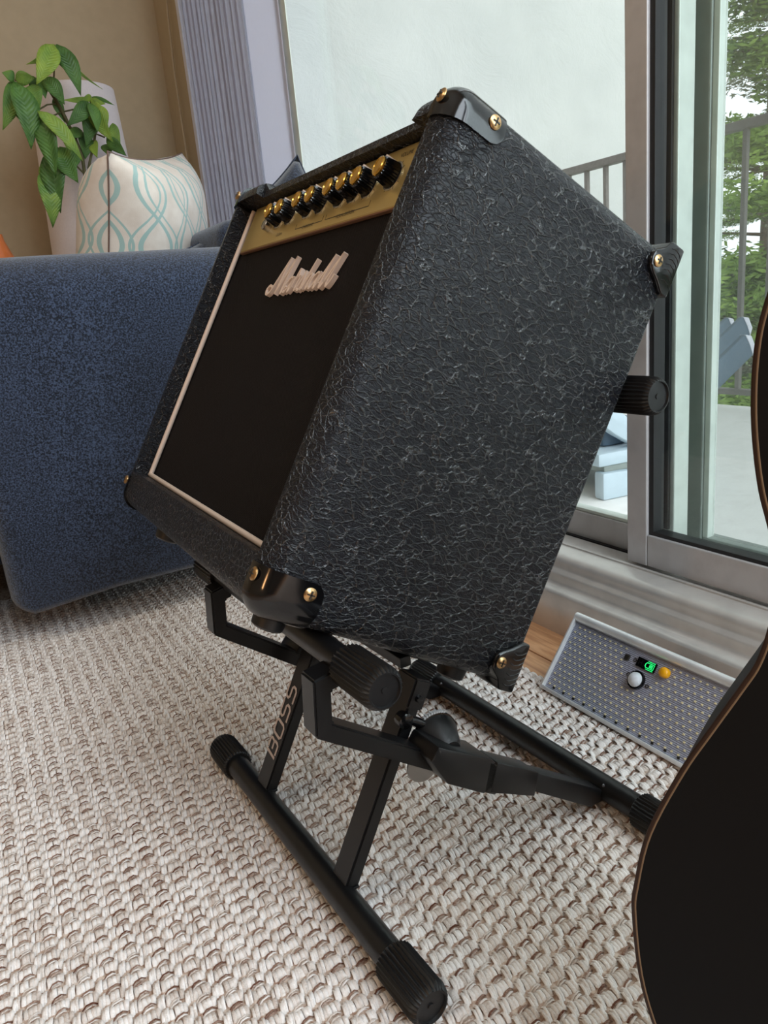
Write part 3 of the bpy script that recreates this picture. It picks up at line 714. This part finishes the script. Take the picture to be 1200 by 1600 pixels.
# local axes: x = depth (front 0), y = width (right side 0), z = height
def rrect(y0, y1, z0, z1, r, n=6):
    P = []
    for (cy_, cz, a0) in ((y1-r, z1-r, 0), (y0+r, z1-r, PI/2), (y0+r, z0+r, PI), (y1-r, z0+r, 3*PI/2)):
        for k in range(n+1):
            a = a0+k*PI/2/n; P.append((cy_+math.cos(a)*r, cz+math.sin(a)*r))
    return P
def hull(inf=0.0, back=True):
    bm = NB(); rings = []; R = .019
    for k in range(8):
        a = k/7*PI/2; ins = R*(1-math.sin(a)); d = R*(1-math.cos(a))
        rings.append((d-inf, ins-inf))
    rings += [(AD-.003+inf, -inf), (AD-.001+inf, .001-inf), (AD+inf, .003-inf)]
    RR = []
    for d, i in rings:
        rad = max(.019-i*0.75, .004)
        RR.append([bm.verts.new((d, y, z)) for y, z in rrect(i, AW-i, i, AH-i, rad)])
    n_ = len(RR[0])
    for a, b in zip(RR, RR[1:]):
        for k in range(n_): bm.faces.new((a[k], a[(k+1) % n_], b[(k+1) % n_], b[k]))
    bm.faces.new(RR[0][::-1]); bm.faces.new(RR[-1]); return bm
op = NB(); prism(op, rrect(.0215, AW-.0215, .038, .3535, .003, 3), -.01, .024, 0)
notch_poly = [(.036,.40),(.040,.378),(.043,.367),(.047,.3605),(.34,.3605),(.350,.366),(.362,.373),(.372,.40)]
nt_ = NB(); prism(nt_, notch_poly, -.01, .034, 0)
ns_ = NB(); prism(ns_, [(.038,.40),(.0415,.372),(.045,.356),(.050,.3490),(.345,.3490),(.352,.356),(.362,.370),(.372,.40)], -.01, .0085, 0)
cab = boolean(hull(), [op, nt_, ns_])
obj('cabinet', cab, M_tolex, amp, 32)
obj('front_baffle', bx(NB(), .0215, .0238, .0217, AW-.0217, .0382, .300), M_grille, amp, label='black woven grille cloth')
# piping
z0p, z1p, y0p, y1p = .0405, .351, .0235, AW-.0245
obj('piping', tube(NB(), [(.0180, y1p, z1p), (.0180, y1p, z0p)], .0026, 10), M_pipe, amp, 60, label='cream piping strip')
obj('piping', tube(NB(), [(.0180, y1p+.001, z0p), (.0180, y0p, z0p)], .0026, 10), M_pipe, amp, 60, label='cream piping strip')
obj('piping', tube(NB(), [(.0200, y0p, z0p), (.0200, y0p, z1p)], .0020, 10), M_pipe, amp, 60, label='cream piping strip')
pn = obj('control_panel', bx(NB(), .0175, .0235, .0245, y1p-.009, .3015, .3525, .0008, 1), M_panel, amp, label='brushed gold control panel')
obj('panel_edge', bx(NB(), .0175, .0215, .0245, y1p-.009, .2998, .3013, .0006, 1), mat('copper_edge', lin(150, 110, 84), .4, metal=.6), pn)
def knob():
    bm = NB(); lathe(bm, [(.0175,.0092),(.0165,.0098),(.0160,.0090,1),(.0120,.0086,1),(.0060,.0078,1),(.0045,.0074,1),(.0042,.0068)], 'x', seg=96, flute=.0009, nf=24); return bm
kn_pos = [.080,.116,.141,.166,.203,.231,.273,.300]
k0 = None
for w_ in kn_pos:
    if k0 is None:
        k0 = o = obj('knob', knob(), M_gloss, pn, 45); k0.scale = (1, 1.14, 1.14)
        c0 = obj('knob_cap', lathe(NB(), [(.0043,.0067),(.0030,.0067),(.0022,.0060),(.0019,.0052),(.0026,.0044),(.0030,.0010)], 'x', seg=40), M_gold, k0, 30, label='gold knob cap')
        r0_ = obj('knob_ring', lathe(NB(), [(.0178,.0102),(.0165,.0102),(.0163,.0094)], 'x', seg=40), mat('silver_ring', lin(200,200,200), .25, metal=1), k0, 30)
        p0 = obj('pointer', bx(NB(), .0060, .0170, -.0005, .0005, .0078, .0094), M_pipe, k0)
        ki = [k0]
    else:
        o = inst(k0, parent=pn); ki.append(o)
        for ch_ in (c0, r0_, p0): inst(ch_, parent=o)
    o.location = (0, w_, .3285)
obj('input_jack', lathe(NB(), [(.0175,.0055),(.0110,.0055),(.0100,.0042)], 'x', (0,.322,.3215), 24), mat('steel_jack', lin(190,190,190), .25, metal=1), pn, 40)
# panel printing
pr = NB()
def FP(q): return Vector((.01735, q.x, q.y))
def FP0(q): return Vector((.01755, q.x, q.y))
for (a, b) in ((.104,.182),(.188,.246)):
    ribbon(pr, [(a,.3135),(a,.3090),(b,.3090),(b,.3135)], .0006, FP0, FP)
for w_ in kn_pos:
    for k in range(11):
        an = math.radians(-150+30*k); c_, s_ = math.sin(an), math.cos(an)
        if s_ > 0.9: continue
        ribbon(pr, [(w_+c_*.0118,.3285+s_*.0118),(w_+c_*.0128,.3285+s_*.0128)], .0005, FP0, FP)
def text_mesh(s, size, ext=0.0):
    cu = bpy.data.curves.new('t', 'FONT'); cu.body = s; cu.size = size; cu.align_x = 'CENTER'; cu.extrude = ext
    o = bpy.data.objects.new('t', cu); C.objects.link(o); bpy.context.view_layer.update()
    me = bpy.data.meshes.new_from_object(o.evaluated_get(bpy.context.evaluated_depsgraph_get())); bpy.data.objects.remove(o); return me
obj('panel_print', pr, M_ink, pn, label='fine black printed dial marks')
for s, w_, z in (('CLEAN', .285, .3075), ('OVERDRIVE', .217, .3068), ('EQUALISATION', .143, .3068), ('VOLUME', .072, .3435)):
    me = text_mesh(s, .0046)
    for v in me.vertices: x, y = v.co.x, v.co.y; v.co = Vector((.0172, w_-x, z+y))
    obj('panel_lettering', me, M_ink, pn)
    if s in ('OVERDRIVE', 'EQUALISATION'): pass
# script logo
lg = NB()
def LF(a): return lambda q: Vector((a, .2575-q.x/1000, .2405+q.y/1000))
def script(pts, wd=3.4, n=5): ribbon(lg, cr([(x, y, 0) for x, y in pts], n), wd, LF(.0208), LF(.0168))
script([(12,11),(6,12.5),(.5,9),(2.5,4.5),(8,4.5),(14,10),(33,37)], 2.4); script([(33,37),(28.5,20),(25,4)], 2.4)
script([(25,4),(36,20),(47,37)], 2.4); script([(47,37),(41,18),(38,5),(40,3.2),(46,9)], 1.9)
def a_(x): script([(x+14.5,15.5),(x+10.5,17.5),(x+4,13.5),(x+.8,7),(x+3,3.5),(x+8,7),(x+15.5,17)], 1.9); script([(x+15.5,17),(x+11,7),(x+12,3.4),(x+17,8)], 1.9)
a_(42.5)
script([(59,8),(63,16),(66.5,24),(68,20),(68.5,17),(72,17)], 2.1); script([(72,17),(68.5,9),(68.5,4),(72,5.5)], 1.9)
script([(71,5),(77,13),(81,20.5),(81.5,14),(80.5,7),(77,3.4),(73,5)], 1.9)
script([(82,4),(87,15),(95,30)], 1.9); script([(84,5),(89,13),(94,17.3),(96,15.5),(92.5,8),(93,3.8),(97.5,7)], 1.9)
a_(97)
script([(113,8),(119,16),(129.5,30)], 2.3); script([(129.5,30),(122,14),(119,5.5),(121,3.4),(126,8)], 2.4)
script([(126,8),(133,18),(143,30.5)], 2.3); script([(143,30.5),(135,15),(131,6),(133,3.4),(137,7),(140.5,12.5)], 1.9)
obj('script_logo', lg, M_logo, amp, 35, label='raised ivory script lettering on the grille')
# corner protectors with screws
def screw(p, axis, par):
    bm = NB()
    sg = {'x':(-1), 'y':(-1)}[axis]
    lathe(bm, [(0,.0048),(sg*.0008,.0048),(sg*.0017,.0036),(sg*.0020,.0010)], axis, (0,0,0), 24)
    o = obj('screw', bm, M_brass, par, 40, label='brass cross-head screw'); o.location = p
    b = NB()
    if axis == 'y': bx(b, -.0028, .0028, -.0024, -.0012, -.0005, .0005); bx(b, -.0005, .0005, -.0024, -.0012, -.0028, .0028)
    else: bx(b, -.0024, -.0012, -.0028, .0028, -.0005, .0005); bx(b, -.0024, -.0012, -.0005, .0005, -.0028, .0028)
    b_o = obj('cross_slot', b, M_ink, par); b_o.location = p
def front_corner(right, top):
    z0 = (AH-.027) if top else -.01; z1 = (AH+.01) if top else .0335
    pr_ = rrect(-.02, .046, z0, z1, .010, 6)     # (depth,height) tab on the side face
    c = NB(); prism(c, pr_, -.02 if right else AW-.022, .0215 if right else AW+.02, 1)
    m_ = boolean(hull(.0018), [c], 'INTERSECT')
    o = obj('corner_protector', m_, M_gloss, amp, 35)
    zz = AH-.014 if top else .023
    sgn = -1 if right else 1
    if right: screw((.035, -.0016, zz if top else .0255), 'y', o)
    screw((-.0014, (.0125 if right else AW-.0125), zz if top else .026), 'x', o)
    return o
for r_ in (True, False):
    for t_ in (True, False): front_corner(r_, t_)
def back_corner(right, top):
    P = [(.2145,.3670),(.2100,.3635),(.2085,.3575),(.2100,.3510),(.2155,.3470),(.2225,.3435),(.2310,.3370),(.2400,.3370),(.2400,.3785),(.2240,.3785),(.2200,.3705)]
    if not top: P = [(x, AH-z) for x, z in P][::-1]
    y0, y1 = (-.0042, .028) if right else (AW-.028, AW+.0042)
    o = obj('corner_protector', prism(NB(), P, y0, y1, 1, .0022, 3), M_gloss, amp, 35)
    rb = NB()
    for k in range(7):
        f = k/6; zc = .3765-.026*f
        pts = [(.2250, zc-.004), (.2295, zc-.0025), (.2345, zc-.004), (.2385, zc-.007)]
        if not top: pts = [(a, AH-b) for a, b in pts]
        yy = -.0039 if right else AW+.0039
        tube(rb, [(a, yy, b) for a, b in pts], .0006, 6)
    obj('ridge', rb, M_gloss, o, 60)
    if right: screw((.2155, -.0044, .357 if top else AH-.357), 'y', o)
for r_ in (True, False):
    for t_ in (True, False): back_corner(r_, t_)
for y in (.030, AW-.12):
    for x in (.030, .20): obj('rubber_foot', lathe(NB(), [(.0,.0125),(-.009,.0115),(-.0105,.0095)], 'z', (x, y, 0), 24), M_rubber, amp, 40)

# ------------------------------------------------------------------ amplifier stand
SO = Vector((.172, .5, 0)); SA = math.radians(2.1)
st_ = thing('amplifier_stand', 'black steel X-shaped tilting stand carrying the amplifier on the rug', 'stand', SO, (0, 0, SA))
Ms = (Matrix.Translation(SO) @ Matrix.Rotation(SA, 4, 'Z')).inverted()
ZB = .0190
def grip(par, x, y, z, sgn, r=.0150, L=.044, name='rubber_grip', nf=30):
    prof = [(0, r-.002), (.0012, r, 1), (L-.006, r, 1), (L-.002, r-.0012, 1), (L, r-.0030), (L, r-.0040), (L-.0018, r-.0046), (L-.0018, .0022), (L-.0010, .0020), (L-.0010,.0008)]
    bm = NB(); lathe(bm, [(p[0]*sgn,)+tuple(p[1:]) for p in prof], 'y', (x, y, z), 240, .0013, nf)
    return obj(name, bm, M_rubber, par, 40)
def base_tube(x):
    t = obj('base_tube', tube(NB(), [(x, -.157, ZB), (x, .203, ZB)], .0108, 28), M_steel, st_, 50)
    grip(t, x, -.126, ZB, -1, .0150, .046, 'rubber_foot'); grip(t, x, .160, ZB, 1, .0150, .046, 'rubber_foot')
    return t
base_tube(0.0); base_tube(.248)
def bar(bm, path, th, y0, y1, bev=.0014):
    """flat bar of thickness th in the x-z plane following path, mitred"""
    P = [Vector((a, b)) for a, b in path]; L = []; R = []
    for i, p in enumerate(P):
        d0 = (P[i]-P[i-1]).normalized() if i else (P[1]-P[0]).normalized()
        d1 = (P[i+1]-P[i]).normalized() if i < len(P)-1 else d0
        n0 = Vector((-d0.y, d0.x)); n1 = Vector((-d1.y, d1.x)); mm = (n0+n1).normalized(); k_ = th/2/max(.3, mm.dot(n0))
        L.append(p+mm*k_); R.append(p-mm*k_)
    t = bmesh.new()
    vs_ = [[t.verts.new((q.x, y, q.y)) for q in s] for y in (y0, y1) for s in (L, R)]
    a, b, c, d = vs_
    for i in range(len(P)-1):
        t.faces.new((a[i], a[i+1], b[i+1], b[i])); t.faces.new((c[i], d[i], d[i+1], c[i+1]))
        t.faces.new((a[i], c[i], c[i+1], a[i+1])); t.faces.new((b[i], b[i+1], d[i+1], d[i]))
    for i in (0, -1): t.faces.new((a[i], b[i], d[i], c[i]))
    bmesh.ops.recalc_face_normals(t, faces=t.faces)
    bmesh.ops.bevel(t, geom=[e for e in t.edges if e.calc_face_angle(0) > .3], offset=bev, segments=2, affect='EDGES')
    add(bm, t); return bm
for (ya, yb) in ((-.060, -.038), (.090, .112)):
    ps = obj('post', bar(NB(), [(.004,.022),(.086,.172)], .0115, ya, yb), M_steel, st_, 35)
    obj('weld', tube(NB(), [(.000,ya,.0265),(.011,ya-.001,.0262),(.014,(ya+yb)/2,.025),(.011,yb+.001,.0262)], .0012, 6), M_steel, ps, 60)
    obj('collar', bar(NB(), [(.075,.1515),(.0865,.1725)], .0155, ya-.0015, yb+.0015), M_satin, ps, 35)
    obj('collar_bolt', lathe(NB(), [(ya-.0045,.0025),(ya-.0015,.003)], 'y', (.079, 0, .160), 12), M_gloss, ps)
    # back-rest upright runs under and up behind the cabinet
    def A(d, h):
        p = Vector((B0[0]+d*math.cos(T_)+h*math.sin(T_), 0.5, B0[2]-d*math.sin(T_)+h*math.cos(T_))); q = Ms @ p; return (q.x, q.z)
for (ya, yb) in ((.004, .022), (.048, .066)):
    obj('back_upright', bar(NB(), [A(.150,-.0075), A(.2465,-.0075), A(.2465,.255)], .009, ya, yb), M_steel, st_, 35)
ca = A(.150, -.0080); obj('cross_bar', bx(NB(), ca[0]-.005, ca[0]+.005, -.040, .094, ca[1]-.0045, ca[1]+.0045, .001), M_steel, st_, 35)
# brand lettering on the front face of the far post, read upwards
lt = NB()
pd = Vector((.082, 0, .150)).normalized(); pn_ = Vector((-pd.z, 0, pd.x)); o0 = Vector((.004, 0, .022))+pn_*(.0115/2+.0003)
def BF(off): return lambda q: o0 + pn_*off + pd*q.x + Vector((0, .0920+q.y, 0))
gl = {'B': [[(0,0),(0,10)], [(2.6,10),(7.5,10),(8.2,8.5),(8,6),(6.8,5.2),(3.4,5.2)], [(6.8,5.2),(8.4,4.4),(8.4,1.6),(7.6,0),(2.2,0)]],
      'O': [[(1.6,0),(7,0),(8.4,1.5),(8.4,8.5),(7,10),(1.6,10),(0,8.5),(0,1.5),(1.6,0)]],
      'S': [[(8.4,9.8),(1.6,9.8),(0,8.6),(0,6.4),(1.4,5.2),(7,5.2),(8.4,4),(8.4,1.4),(7,0),(0,0)]]}
for i, c_ in enumerate('BOSS'):
    for s_ in gl[c_]:
        ribbon(lt, [((.034+i*.0178)+(x+y*.16)*.00150, .0030+(y)*.00160) for x, y in s_], .0025, BF(0), BF(.0002))
obj('lettering', lt, mat('grey_print', lin(196, 182, 176), .6), st_, label='grey block lettering on the post')
# front arms (bent), pivots, joints, rear arms
def px(q, Y):
    p = Ms @ at(q[0], q[1], 1, Y); return (p.x, p.z)
for far in (0, 1):
    f = (lambda y: y) if not far else (lambda y: .070-y)
    def YY(a, b): return (f(a), f(b)) if not far else (f(b), f(a))
    ya, yb = YY(-.081, -.061)
    obj('front_arm', bar(NB(), [(.0115,.2120),(-.0060+far*.005,.2095),(-.0085+far*.005,.1770),(.0850,.1090)], .0130, ya, yb), M_steel, st_, 35)
    # pivot disc and cone between arm and post
    pv = NB(); o = (.0920, 0, .1190)
    lathe(pv, [(f(-.0580), .0215), (f(-.0590), .0220), (f(-.0605), .0215), (f(-.0610), .0190)], 'y', o, 48)
    pvo = obj('pivot_disc', pv, M_gloss, st_, 40)
    cn = NB(); lathe(cn, [(f(-.0608), .0205), (f(-.0625), .0200), (f(-.0800), .0100), (f(-.0820), .0080)], 'y', o, 48); obj('pivot_cone', cn, M_steel, pvo, 30)
    if not far:
        lb = NB()
        for k in range(10):
            a = math.radians(62+k*6); r_ = .0224
            bx(lb, o[0]+math.cos(a)*r_-.0009, o[0]+math.cos(a)*r_+.0009, -.0605, -.0580+(k % 2)*.0015, o[2]+math.sin(a)*r_-.0008, o[2]+math.sin(a)*r_+.0008)
        obj('position_label', lb, mat('silver_label', lin(210,212,214), .35, metal=.4), pvo, label='silver notched position label')
        kb = NB(); lathe(kb, [(-.0640,.004),(-.0630,.0062),(-.0590,.0068),(-.0550,.0060),(-.0535,.003)], 'y', (.0660,0,.1460), 24); obj('release_knob', kb, M_gloss, pvo, 40)
        kb = NB(); tube(kb, [(.0660,-.059,.1460),(.074,-.059,.1420),(.082,-.059,.1360)], .004, 10); obj('release_lever', kb, M_gloss, pvo, 40)
        wsh = NB(); lathe(wsh, [(-.0600,.0150),(-.0585,.0150),(-.0575,.012)], 'y', (.0800,0,.1020), 32); obj('washer', wsh, mat('steel_washer', lin(170,168,166), .3, metal=.9), pvo, 40)
    ja, jb = YY(-.0955, -.062)
    ja2, jb2 = YY(-.0955, -.0735)
    J = NB()
    prism(J, [(.0720,.1380),(.0640,.1290),(.0770,.1046),(.1096,.0811),(.1190,.0830),(.1250,.0990),(.1190,.1080)], ja, jb, 1, .0016)
    obj('joint', J, M_satin, st_, 35)
    K = NB(); prism(K, [(.1170,.1065),(.1090,.0828),(.1205,.0748),(.1295,.0978)], ja2, jb2, 1, .0012); obj('joint_insert', K, M_gloss, st_, 35)
    K = NB(); prism(K, [(.1240,.1030),(.1150,.0796),(.1595,.0556),(.1653,.0755)], ja2-.0005, jb2+.0005, 1, .0014); obj('socket', K, M_satin, st_, 35)
    a3, b3 = YY(-.0935, -.0755)
    K = NB(); prism(K, [(.1640,.0745),(.1600,.0590),(.2240,.0130),(.2480,.0120),(.2500,.0160)], a3, b3, 1, .0010); ra = obj('rear_arm', K, M_steel, st_, 35)
    obj('weld', tube(NB(), [(.240,a3,.0268),(.2540,(a3+b3)/2,.0268)], .0012, 6), mat('weld_bead', lin(96,96,100), .35, metal=.5), ra, 60)
# front rest tube and upper back tube
rt = obj('front_rest_tube', tube(NB(), [(.0135,-.125,.2195), (.0135,.190,.2195)], .0095, 28), M_steel, st_, 50)
grip(rt, .0135, -.0820, .2195, -1, .0150, .048); grip(rt, .0135, .152, .2195, 1, .0150, .048)
ux, uz = A(.2515, .258)
ut = obj('back_rest_tube', tube(NB(), [(ux,-.082,uz), (ux,.16,uz)], .0100, 28), M_steel, st_, 50)
grip(ut, ux, -.043, uz, -1, .0158, .052); grip(ut, ux, .12, uz, 1, .0158, .052)

# ------------------------------------------------------------------ LED work light leaning at the sill
la = math.atan2(.057, .073)
L0 = Vector((.511, .604, .0085))
ll = thing('led_light', 'grey rectangular LED panel light leaning back near the sill, green battery display', 'light', L0, (0, 0, 0))
ux_ = Vector((0, -1, 0)); vx = Vector((math.sin(la), 0, math.cos(la))); nx_ = Vector((-math.cos(la), 0, math.sin(la)))   # length, up, outward
LM = Matrix((ux_, vx, nx_)).transposed().to_4x4()
ll.matrix_world = Matrix.Translation(L0) @ LM
LL, LH = .215, .090
def lface(q):
    d = ray(*q); t = ((L0-CAM).dot(nx_))/d.dot(nx_); p = CAM+d*t-L0; return p.dot(ux_), p.dot(vx)
M_lamp = mat('grey_led_board', lin(168, 172, 188), 0.45, spec=0.4); M_silver = m_alu('silver_lamp_case', lin(240, 242, 242), 0.25, 0.35)
hs = NB(); bx(hs, 0, LL, 0, LH, -.020, -.004, .003); obj('housing', hs, M_silver, ll, 35)
fr_ = NB(); tube(fr_, [(-.001, LH, -.002), (LL+.001, LH, -.002)], .0052, 20); bx(fr_, -.001, LL+.001, -.002, .0025, -.006, .0025, .0012); bx(fr_, -.0015, .0010, -.001, LH+.001, -.006, .0025, .0008); bx(fr_, LL-.0010, LL+.0015, -.001, LH+.001, -.006, .0025, .0008)
obj('bezel', fr_, M_silver, ll, 35)
bd = NB(); nr = 44
vv = []
for k in range(nr*2+1):
    t = .0025+(LH-.007)*k/(nr*2); z = -.0035+(.0009 if k % 2 else 0)
    vv.append((bd.verts.new((.001, t, z)), bd.verts.new((LL-.001, t, z))))
for a, b in zip(vv, vv[1:]): bd.faces.new((a[0], a[1], b[1], b[0]))
obj('diffuser', bd, M_lamp, ll, label='finely ribbed grey diffuser')
dome = lface((993,1062)); dsp = lface((1008,1038)); btn = lface((1038,1051)); irs = lface((978,1026))
led = NB(); rows = 12
for r_ in range(rows):
    t = .0075+(LH-.018)*r_/(rows-1)
    s = .006+(.0038 if r_ % 2 else 0)
    while s < LL-.005:
        if not ((abs(s-dome[0]) < .017 and abs(t-dome[1]) < .013) or (abs(s-dsp[0]) < .030 and t > dsp[1]-.009)):
            bx(led, s-.0010, s+.0010, t-.0009, t+.0009, -.0030, -.0020)
        s += .0077
obj('led_chips', led, m_plain('pale_yellow_led', lin(236, 224, 182), .5), ll, kind='stuff')
dk = NB(); s = .014
while s < LL-.006: bx(dk, s-.0012, s+.0012, .0040, .0062, -.0030, -.0018); s += .0155
obj('resistors', dk, M_ink, ll, kind='stuff')
obj('sensor_dome', lathe(NB(), [(-.003,.0092),(.0,.0092),(.0,.0080),(.0035,.0070),(.0060,.0045),(.0070,.0012)], 'z', (dome[0], dome[1], 0), 32), m_plain('milky_plastic', lin(214, 220, 226), .3), ll, 50, label='milky white sensor dome')
obj('sensor_rim', lathe(NB(), [(-.003,.0096),(.0006,.0096),(.0006,.0093)], 'z', (dome[0], dome[1], 0), 32), M_gloss, ll, 50)
obj('button', lathe(NB(), [(-.003,.0053),(.002,.0053),(.0038,.0040),(.0044,.001)], 'z', (btn[0], btn[1], 0), 28), mat('amber_button', lin(240, 172, 20), .35), ll, 50, label='round amber button')
ds = obj('display', bx(NB(), dsp[0]-.0120, dsp[0]+.0120, dsp[1]-.0052, dsp[1]+.0052, -.004, -.0015, .0004, 1), M_gloss, ll)
mg = bpy.data.materials.new('green_display_glow'); mg.use_nodes = True; b_ = mg.node_tree.nodes['Principled BSDF']
b_.inputs['Base Color'].default_value = (0, .2, .05, 1); b_.inputs['Emission Color'].default_value = lin(40, 240, 120); b_.inputs['Emission Strength'].default_value = 0.9
g = NB(); F1 = lambda q: Vector((q.x, q.y, -.0015)); F2 = lambda q: Vector((q.x, q.y, -.0011))
bxx, byy = dsp[0]+.0045, dsp[1]
ribbon(g, [(bxx-.0048,byy-.0012),(bxx-.0048,byy+.0012),(bxx-.0036,byy+.0026),(bxx+.0055,byy+.0026),(bxx+.0055,byy-.0026),(bxx-.0036,byy-.0026),(bxx-.0048,byy-.0012)], .0008, F1, F2)
for k in (.5, 2, 3.5): ribbon(g, [(bxx+k/1000,byy-.0014),(bxx+k/1000,byy+.0014)], .0008, F1, F2)
ribbon(g, [(bxx-.0028,byy+.0042),(bxx+.0055,byy+.0042)], .0007, F1, F2); ribbon(g, [(bxx-.0028,byy-.0042),(bxx+.0055,byy-.0042)], .0007, F1, F2)
obj('battery_symbol', g, mg, ds, label='glowing green battery symbol')
g = NB(); ex, ey = dsp[0]-.0070, dsp[1]
ribbon(g, [(ex+.0018,ey+.0032),(ex-.0018,ey+.0032),(ex-.0018,ey-.0032),(ex+.0018,ey-.0032),(ex+.0018,ey+.0032)], .0004, F1, F2); ribbon(g, [(ex-.0018,ey),(ex+.0018,ey)], .0004, F1, F2)
obj('digit_segments', g, M_rubber, ds)
obj('infrared_eye', bx(NB(), irs[0]-.0030, irs[0]+.0030, irs[1]-.0030, irs[1]+.0030, -.004, -.001, .0008), M_ink, ll)
rg = NB()
for (x_, y_, r_) in ((dome[0]-.0125,dome[1]+.002,.0018),(dome[0]+.0135,dome[1]-.001,.0018),(dsp[0]-.0150,dsp[1],.0016),(btn[0]-.0068,btn[1],.0016)):
    for k in range(12):
        a0, a1 = 2*PI*k/12, 2*PI*(k+1)/12
        ribbon(rg, [(x_+math.cos(a0)*r_, y_+math.sin(a0)*r_), (x_+math.cos(a1)*r_, y_+math.sin(a1)*r_)], .0005, lambda q: Vector((q.x,q.y,-.0032)), lambda q: Vector((q.x,q.y,-.0022)))
obj('screw_rings', rg, M_ink, ll)
bm = NB(); bx(bm, .06, .066, .02, .07, -.052, -.020, .001); bx(bm, .15, .156, .02, .07, -.052, -.020, .001)
obj('kickstand', bm, M_gloss, ll)

# ------------------------------------------------------------------ acoustic guitar standing at the right
ga, gt = math.radians(62), math.radians(10)
gn = Vector((-math.sin(ga)*math.cos(gt), -math.cos(ga)*math.cos(gt), math.sin(gt)))
gs = Vector((math.cos(ga), -math.sin(ga), 0)); gv = gn.cross(gs)
if gv.z < 0: gv = -gv
G0 = CAM + ray(986, 1430)*0.36
half = [(.0,.0),(.0005,.0166),(.0052,.044),(.018,.077),(.029,.099),(.0402,.1207),(.046,.133),(.0498,.149),(.0512,.167),(.0480,.187),(.0430,.205),(.0398,.223),(.0380,.241),(.0378,.260),(.0395,.2760),(.0440,.292),(.054,.310),(.075,.328),(.105,.339),(.150,.343)]
HW = .172
low = [(.150+.022,-.1500),(.120,-.1450),(.080,-.1270),(.045,-.0990),(.0205,-.0690),(.0060,-.0360)]
L2 = [(x-HW, y) for x, y in low] + [(x-HW, y) for x, y in half]      # left half, bottom to top, centred
Lc = cr([(x, y, 0) for x, y in L2], 5)
outl = [(p.x, p.y) for p in Lc] + [(-p.x, p.y) for p in reversed(Lc)][1:-1]
gt_ = thing('acoustic_guitar', 'black acoustic guitar with thin brown edge binding standing upright at the right', 'guitar')
gM = Matrix((gs, gv, gn)).transposed().to_4x4(); gM.translation = G0 + gs*HW
gt_.matrix_world = gM
M_gtr = bumpy(mat('satin_black_guitar_wood', (0.0035, 0.0033, 0.0033, 1), 0.5, spec=0.12), 300, 0.05, 0.0002)
M_bind = mat('dark_brown_binding', lin(52, 36, 28), .5, spec=.2); M_bind2 = mat('thin_tan_purfling', lin(112, 90, 68), .5, spec=.2)
def offs(P, d):
    out = []; n_ = len(P)
    for i in range(n_):
        a = Vector(P[i-1]); b = Vector(P[(i+1) % n_]); t = (b-a).normalized(); nn = Vector((t.y, -t.x)); out.append((P[i][0]+nn.x*d, P[i][1]+nn.y*d))
    return out
ar = sum(outl[i][0]*outl[(i+1) % len(outl)][1]-outl[(i+1) % len(outl)][0]*outl[i][1] for i in range(len(outl)))
sg_ = 1 if ar > 0 else -1
def OF(d): return offs(outl, d*sg_)
def ring_strip(rings):
    bm = NB(); RR = [[bm.verts.new((x, y, z)) for x, y in P] for P, z in rings]; n_ = len(RR[0])
    for a, b in zip(RR, RR[1:]):
        for k in range(n_): bm.faces.new((a[k], a[(k+1) % n_], b[(k+1) % n_], b[k]))
    return bm, RR
bm, RR = ring_strip([(OF(-.0026), 0), (OF(-.0026), -.002)]); bm.faces.new(RR[0]); obj('body_top', bm, M_gtr, gt_, 60)
bm, RR = ring_strip([(OF(-.0026), .0000), (OF(-.0022), .0002), (OF(-.0018), .0)]); obj('purfling', bm, M_bind2, gt_, 60)
bm, RR = ring_strip([(OF(-.0018), -.0001), (OF(-.0005), -.0002), (OF(.0), -.0012), (OF(.0), -.0045), (OF(-.001), -.0050)]); obj('binding', bm, M_bind, gt_, 60)
bm, RR = ring_strip([(OF(-.001), -.0050), (OF(-.001), -.082)]); bm.faces.new(RR[1][::-1]); obj('body_side', bm, M_gtr, gt_, 60)
bm = NB(); lathe(bm, [(.0002,.047),(.0010,.0465),(.0010,.0400),(.0002,.0395)], 'z', (0,.165,0), 48); 
obj('sound_hole', lathe(NB(), [(.0002,.040),(.0004,.0395)], 'z', (0,.165,0), 48), M_ink, gt_)
ro = []
bm = NB()
for r_ in (.0425, .0465):
    tube(bm, [(math.cos(2*PI*k/40)*r_, .165+math.sin(2*PI*k/40)*r_, .0003) for k in range(41)], .0005, 6, False)
obj('rosette', bm, M_bind2, gt_, 60)
obj('bridge', bx(NB(), -.070, .070, .010, .034, 0, .008, .002), M_bind, gt_, 40)
obj('neck', bx(NB(), -.0225, .0225, .343, .70, -.020, .004, .005, 3), M_gtr, gt_, 40)
obj('fingerboard', bx(NB(), -.0215, .0215, .225, .70, .004, .009, .001), M_ink, gt_, 40)
obj('headstock', prism(NB(), [(-.024,.70),(.024,.70),(.034,.74),(.032,.86),(-.032,.86),(-.034,.74)], -.018, -.003, 2, .002), M_gtr, gt_, 40)
for k in range(6):
    x = -.0165+k*.0066; obj('string', tube(NB(), [(x*1.5,.022,.0095),(x,.70,.0112)], .0004+.00012*(5-k), 6), M_brass, gt_)
    sgn = -1 if k < 3 else 1; yy = .745+(k % 3)*.040
    obj('tuning_peg', lathe(NB(), [(sgn*.030,.003),(sgn*.044,.003),(sgn*.046,.008),(sgn*.056,.008),(sgn*.058,.004)], 'x', (0, yy, -.010), 16), M_brass, gt_, 40)
